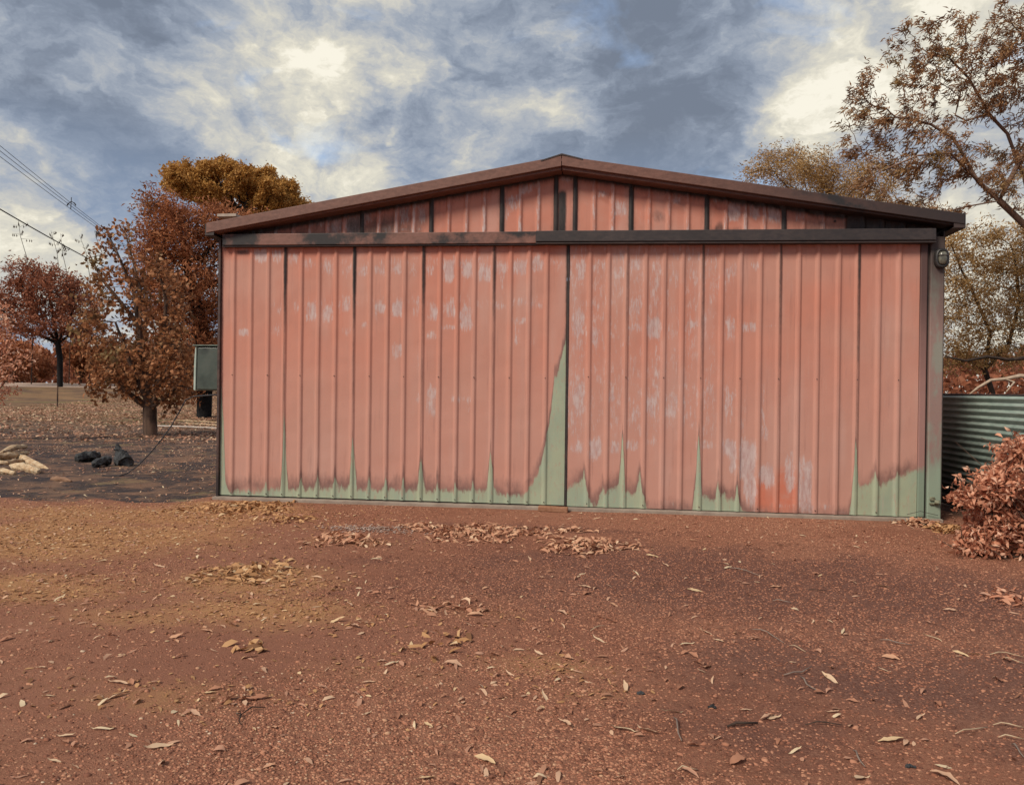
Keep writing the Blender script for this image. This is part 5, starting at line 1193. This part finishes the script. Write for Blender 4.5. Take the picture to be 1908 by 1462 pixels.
# ash smear
r = np.random.default_rng(404); c = on_ground(690, 985); n = 420; X = c[0]+r.normal(size=n)*.26; Y = c[1]+r.normal(size=n)*.09-(X-c[0])*.05; P = np.stack([X, Y, height(X, Y)], 1); V, T, ta = ground_leaves(P, .028, .02, r, .05)
tag(mesh('ash_patch', V, T, mottled('pale_ash', (.40, .31, .26), (.30, .20, .16), 20), attrs={'tint': ta}), 'pale grey ash smear on the gravel before the left door', 'ash', kind='stuff')

# ------------------------------------------------------------------ gravel stones
r = np.random.default_rng(405)
def pebbles(X, Y, size, name, mat):
    n = len(X); z = height(X, Y)
    base = np.array([(1, 0, 0), (-1, 0, 0), (0, 1, 0), (0, -1, 0), (0, 0, 1), (.62, .62, -.3), (-.6, -.6, -.3)])
    base = np.array([(1, .1, -.2), (.2, 1, -.2), (-1, .0, -.2), (-.1, -1, -.2), (.55, .5, .55), (-.5, .45, .6), (-.45, -.5, .55), (.5, -.5, .6)])
    S = size*r.uniform(.45, 1.35, (n, 1))**1.3; A = r.uniform(0, 6.28, n); ca, sa = np.cos(A)[:, None], np.sin(A)[:, None]
    B = base[None]+r.normal(size=(n, 8, 3))*.16; B[:, :, 2] *= .75
    V = np.stack([B[:, :, 0]*ca-B[:, :, 1]*sa, B[:, :, 0]*sa+B[:, :, 1]*ca, B[:, :, 2]], 2)*S[:, None, :]*np.array([1, .8, .8])
    V += np.stack([X, Y, z+S[:, 0]*.12], 1)[:, None, :]
    f = np.array([(0, 1, 4), (1, 5, 4), (1, 2, 5), (2, 6, 5), (2, 3, 6), (3, 7, 6), (3, 0, 7), (0, 4, 7), (4, 5, 6), (4, 6, 7)])
    T = (np.arange(n)[:, None, None]*8+f[None]).reshape(-1, 3)
    t = np.repeat(np.clip(r.random(n)-.30*darkmask(X, Y), 0, 1), 8)
    mesh(name, V.reshape(-1, 3), T, mat, attrs={'tint': t})['kind'] = 'stuff'
m = MT('red_gravel_stones', .9, .2)
m.color(m.ramp(m.attr('tint'), [(0, (.12, .050, .034)), (.35, (.28, .115, .070)), (.65, (.38, .17, .105)), (.90, (.44, .22, .135)), (.98, (.48, .29, .18)), (1, (.54, .42, .31))])); m_peb = m.m
n = 230000
dd = 2.3+7.2*r.random(n)**1.25; a = r.uniform(-.68, .68, n); t = np.tan(a)
X = CP[0]+_fw[0]*dd+_r[0]*t*dd; Y = CP[1]+_fw[1]*dd+_r[1]*t*dd
cg = masks(X, Y)
k = (r.random(n) < (.30+.9*soft(fbm(X, Y, .5, 4, 61), .40, .58))*(1-.6*cg[1])*(1-.8*cg[0])*(1-.75*wornmask(X, Y))) & ~((np.abs(X) < HW+.05) & (Y > -.15)); X, Y = X[k], Y[k]
k = r.random(len(X)) < .9
pebbles(X, Y, .0058, 'gravel', m_peb)
X2 = r.uniform(-6, 6, 5200); Y2 = r.uniform(-8, -.3, 5200); pebbles(X2, Y2, .011, 'coarse_gravel', m_peb)

# ------------------------------------------------------------------ twigs
tw = [((1402, 1172), (1430, 1180), (1460, 1197)), ((1470, 1203), (1488, 1210), (1502, 1217)), ((1355, 1060), (1390, 1065), (1418, 1073)), ((1355, 1354), (1385, 1350), (1412, 1346)), ((1460, 1261), (1495, 1258), (1513, 1246)), ((1490, 1262), (1503, 1280), (1526, 1290)),
      ((1255, 1340), (1262, 1360), (1270, 1385)), ((1640, 1190), (1670, 1197), (1700, 1199)), ((1780, 1370), (1810, 1364), (1840, 1354)), ((1845, 1216), (1875, 1214), (1908, 1220)), ((1868, 1225), (1885, 1229), (1908, 1234)), ((1500, 1352), (1540, 1352), (1570, 1354)),
      ((445, 1335), (470, 1320), (495, 1318)), ((440, 1330), (448, 1340), (450, 1352)), ((1262, 1440), (1275, 1437), (1300, 1438)), ((1590, 1395), (1598, 1410), (1612, 1425)), ((1440, 1117), (1455, 1118), (1475, 1121)), ((1505, 1096), (1520, 1098), (1540, 1098)), ((1100, 1176), (1115, 1170), (1130, 1166)), ((1850, 1350), (1880, 1353), (1908, 1358)),
      ((1860, 1375), (1885, 1377), (1908, 1380)), ((1885, 1390), (1895, 1400), (1908, 1415)), ((950, 940), (960, 950), (985, 952))]
names_ = ['bent grey twig right of centre, the longest on the gravel', 'short pale twig end just right of the longest bent twig', 'thin straight twig on dark gravel below the right door', 'black charred stick lying near the bottom right of centre', 'curved twig beside pale leaves right of centre', 'thin twig running down from the curved twig',
          'crooked twig above a broad leaf near the bottom', 'slim grey twig on the right part of the yard', 'pale straight twig near the bottom right corner', 'arched pale strip of bark at the right edge', 'short pale strip just below the arched strip, right edge', 'thin dark stick right of the charred stick',
          'dark twig tangle lower left of centre', 'short dark offshoot by the twig tangle, lower left', 'curled pale twig at the bottom right of centre', 'small hooked twig at the bottom right', 'tiny twig in the dark gravel below the right door', 'short dark twig left of the tiny twigs below the right door', 'hair-thin straw below the middle leaf pile', 'cream bark strip at the lower right edge',
          'second cream bark strip at the lower right edge, just below the first', 'bent twig at the bottom right picture corner', None]
m_tw = [mottled('grey_twig', (.16, .12, .10), (.26, .20, .16), 30), BARK, mottled('cream_bark_strip', (.48, .36, .24), (.36, .25, .16), 20)]
for i, t3 in enumerate(tw):
    if names_[i] is None: continue
    mi = 1 if i in (3, 11, 12, 13, 17) else 2 if i in (1, 8, 9, 10, 14, 18, 19, 20) else 0
    P_ = [G_(*q) for q in t3]; P_ = [np.array([p[0], p[1], float(height(p[0], p[1]))+.008+(.008 if j == 1 else 0)]) for j, p in enumerate(P_)]
    rd_ = .006 if i == 3 else .003 if mi else .0036
    mid1 = (P_[0]+P_[1])/2+np.array([.006, .01, .004]); mid2 = (P_[1]+P_[2])/2+np.array([-.006, -.008, .003])
    s = MB(); s.tube([P_[0], mid1, P_[1], mid2, P_[2]], [rd_*.6, rd_, rd_, rd_*.8, rd_*.5], 6); tag(s.build('twig', m_tw[mi], smooth=True), names_[i], 'twig', 'twigs lying on the gravel')
# small charcoal pieces
for i, (px, py, lb) in enumerate(((1327, 1317, 'larger black charcoal lump near the bottom centre'), (1194, 1291, 'smaller black charcoal lump left of the larger one'), (1697, 1425, 'black charcoal bit near the bottom right'))):
    c = G_(px, py); z = float(height(c[0], c[1]))
    lump('charcoal', [np.array([c[0]-.016, c[1], z+.004]), np.array([c[0], c[1]+.004, z+.006]), np.array([c[0]+.018, c[1]-.004, z+.004])], [.006, .009, .005], m_rock, lb, 'charcoal', 'charcoal bits on the gravel', 80+i, knob=.2)
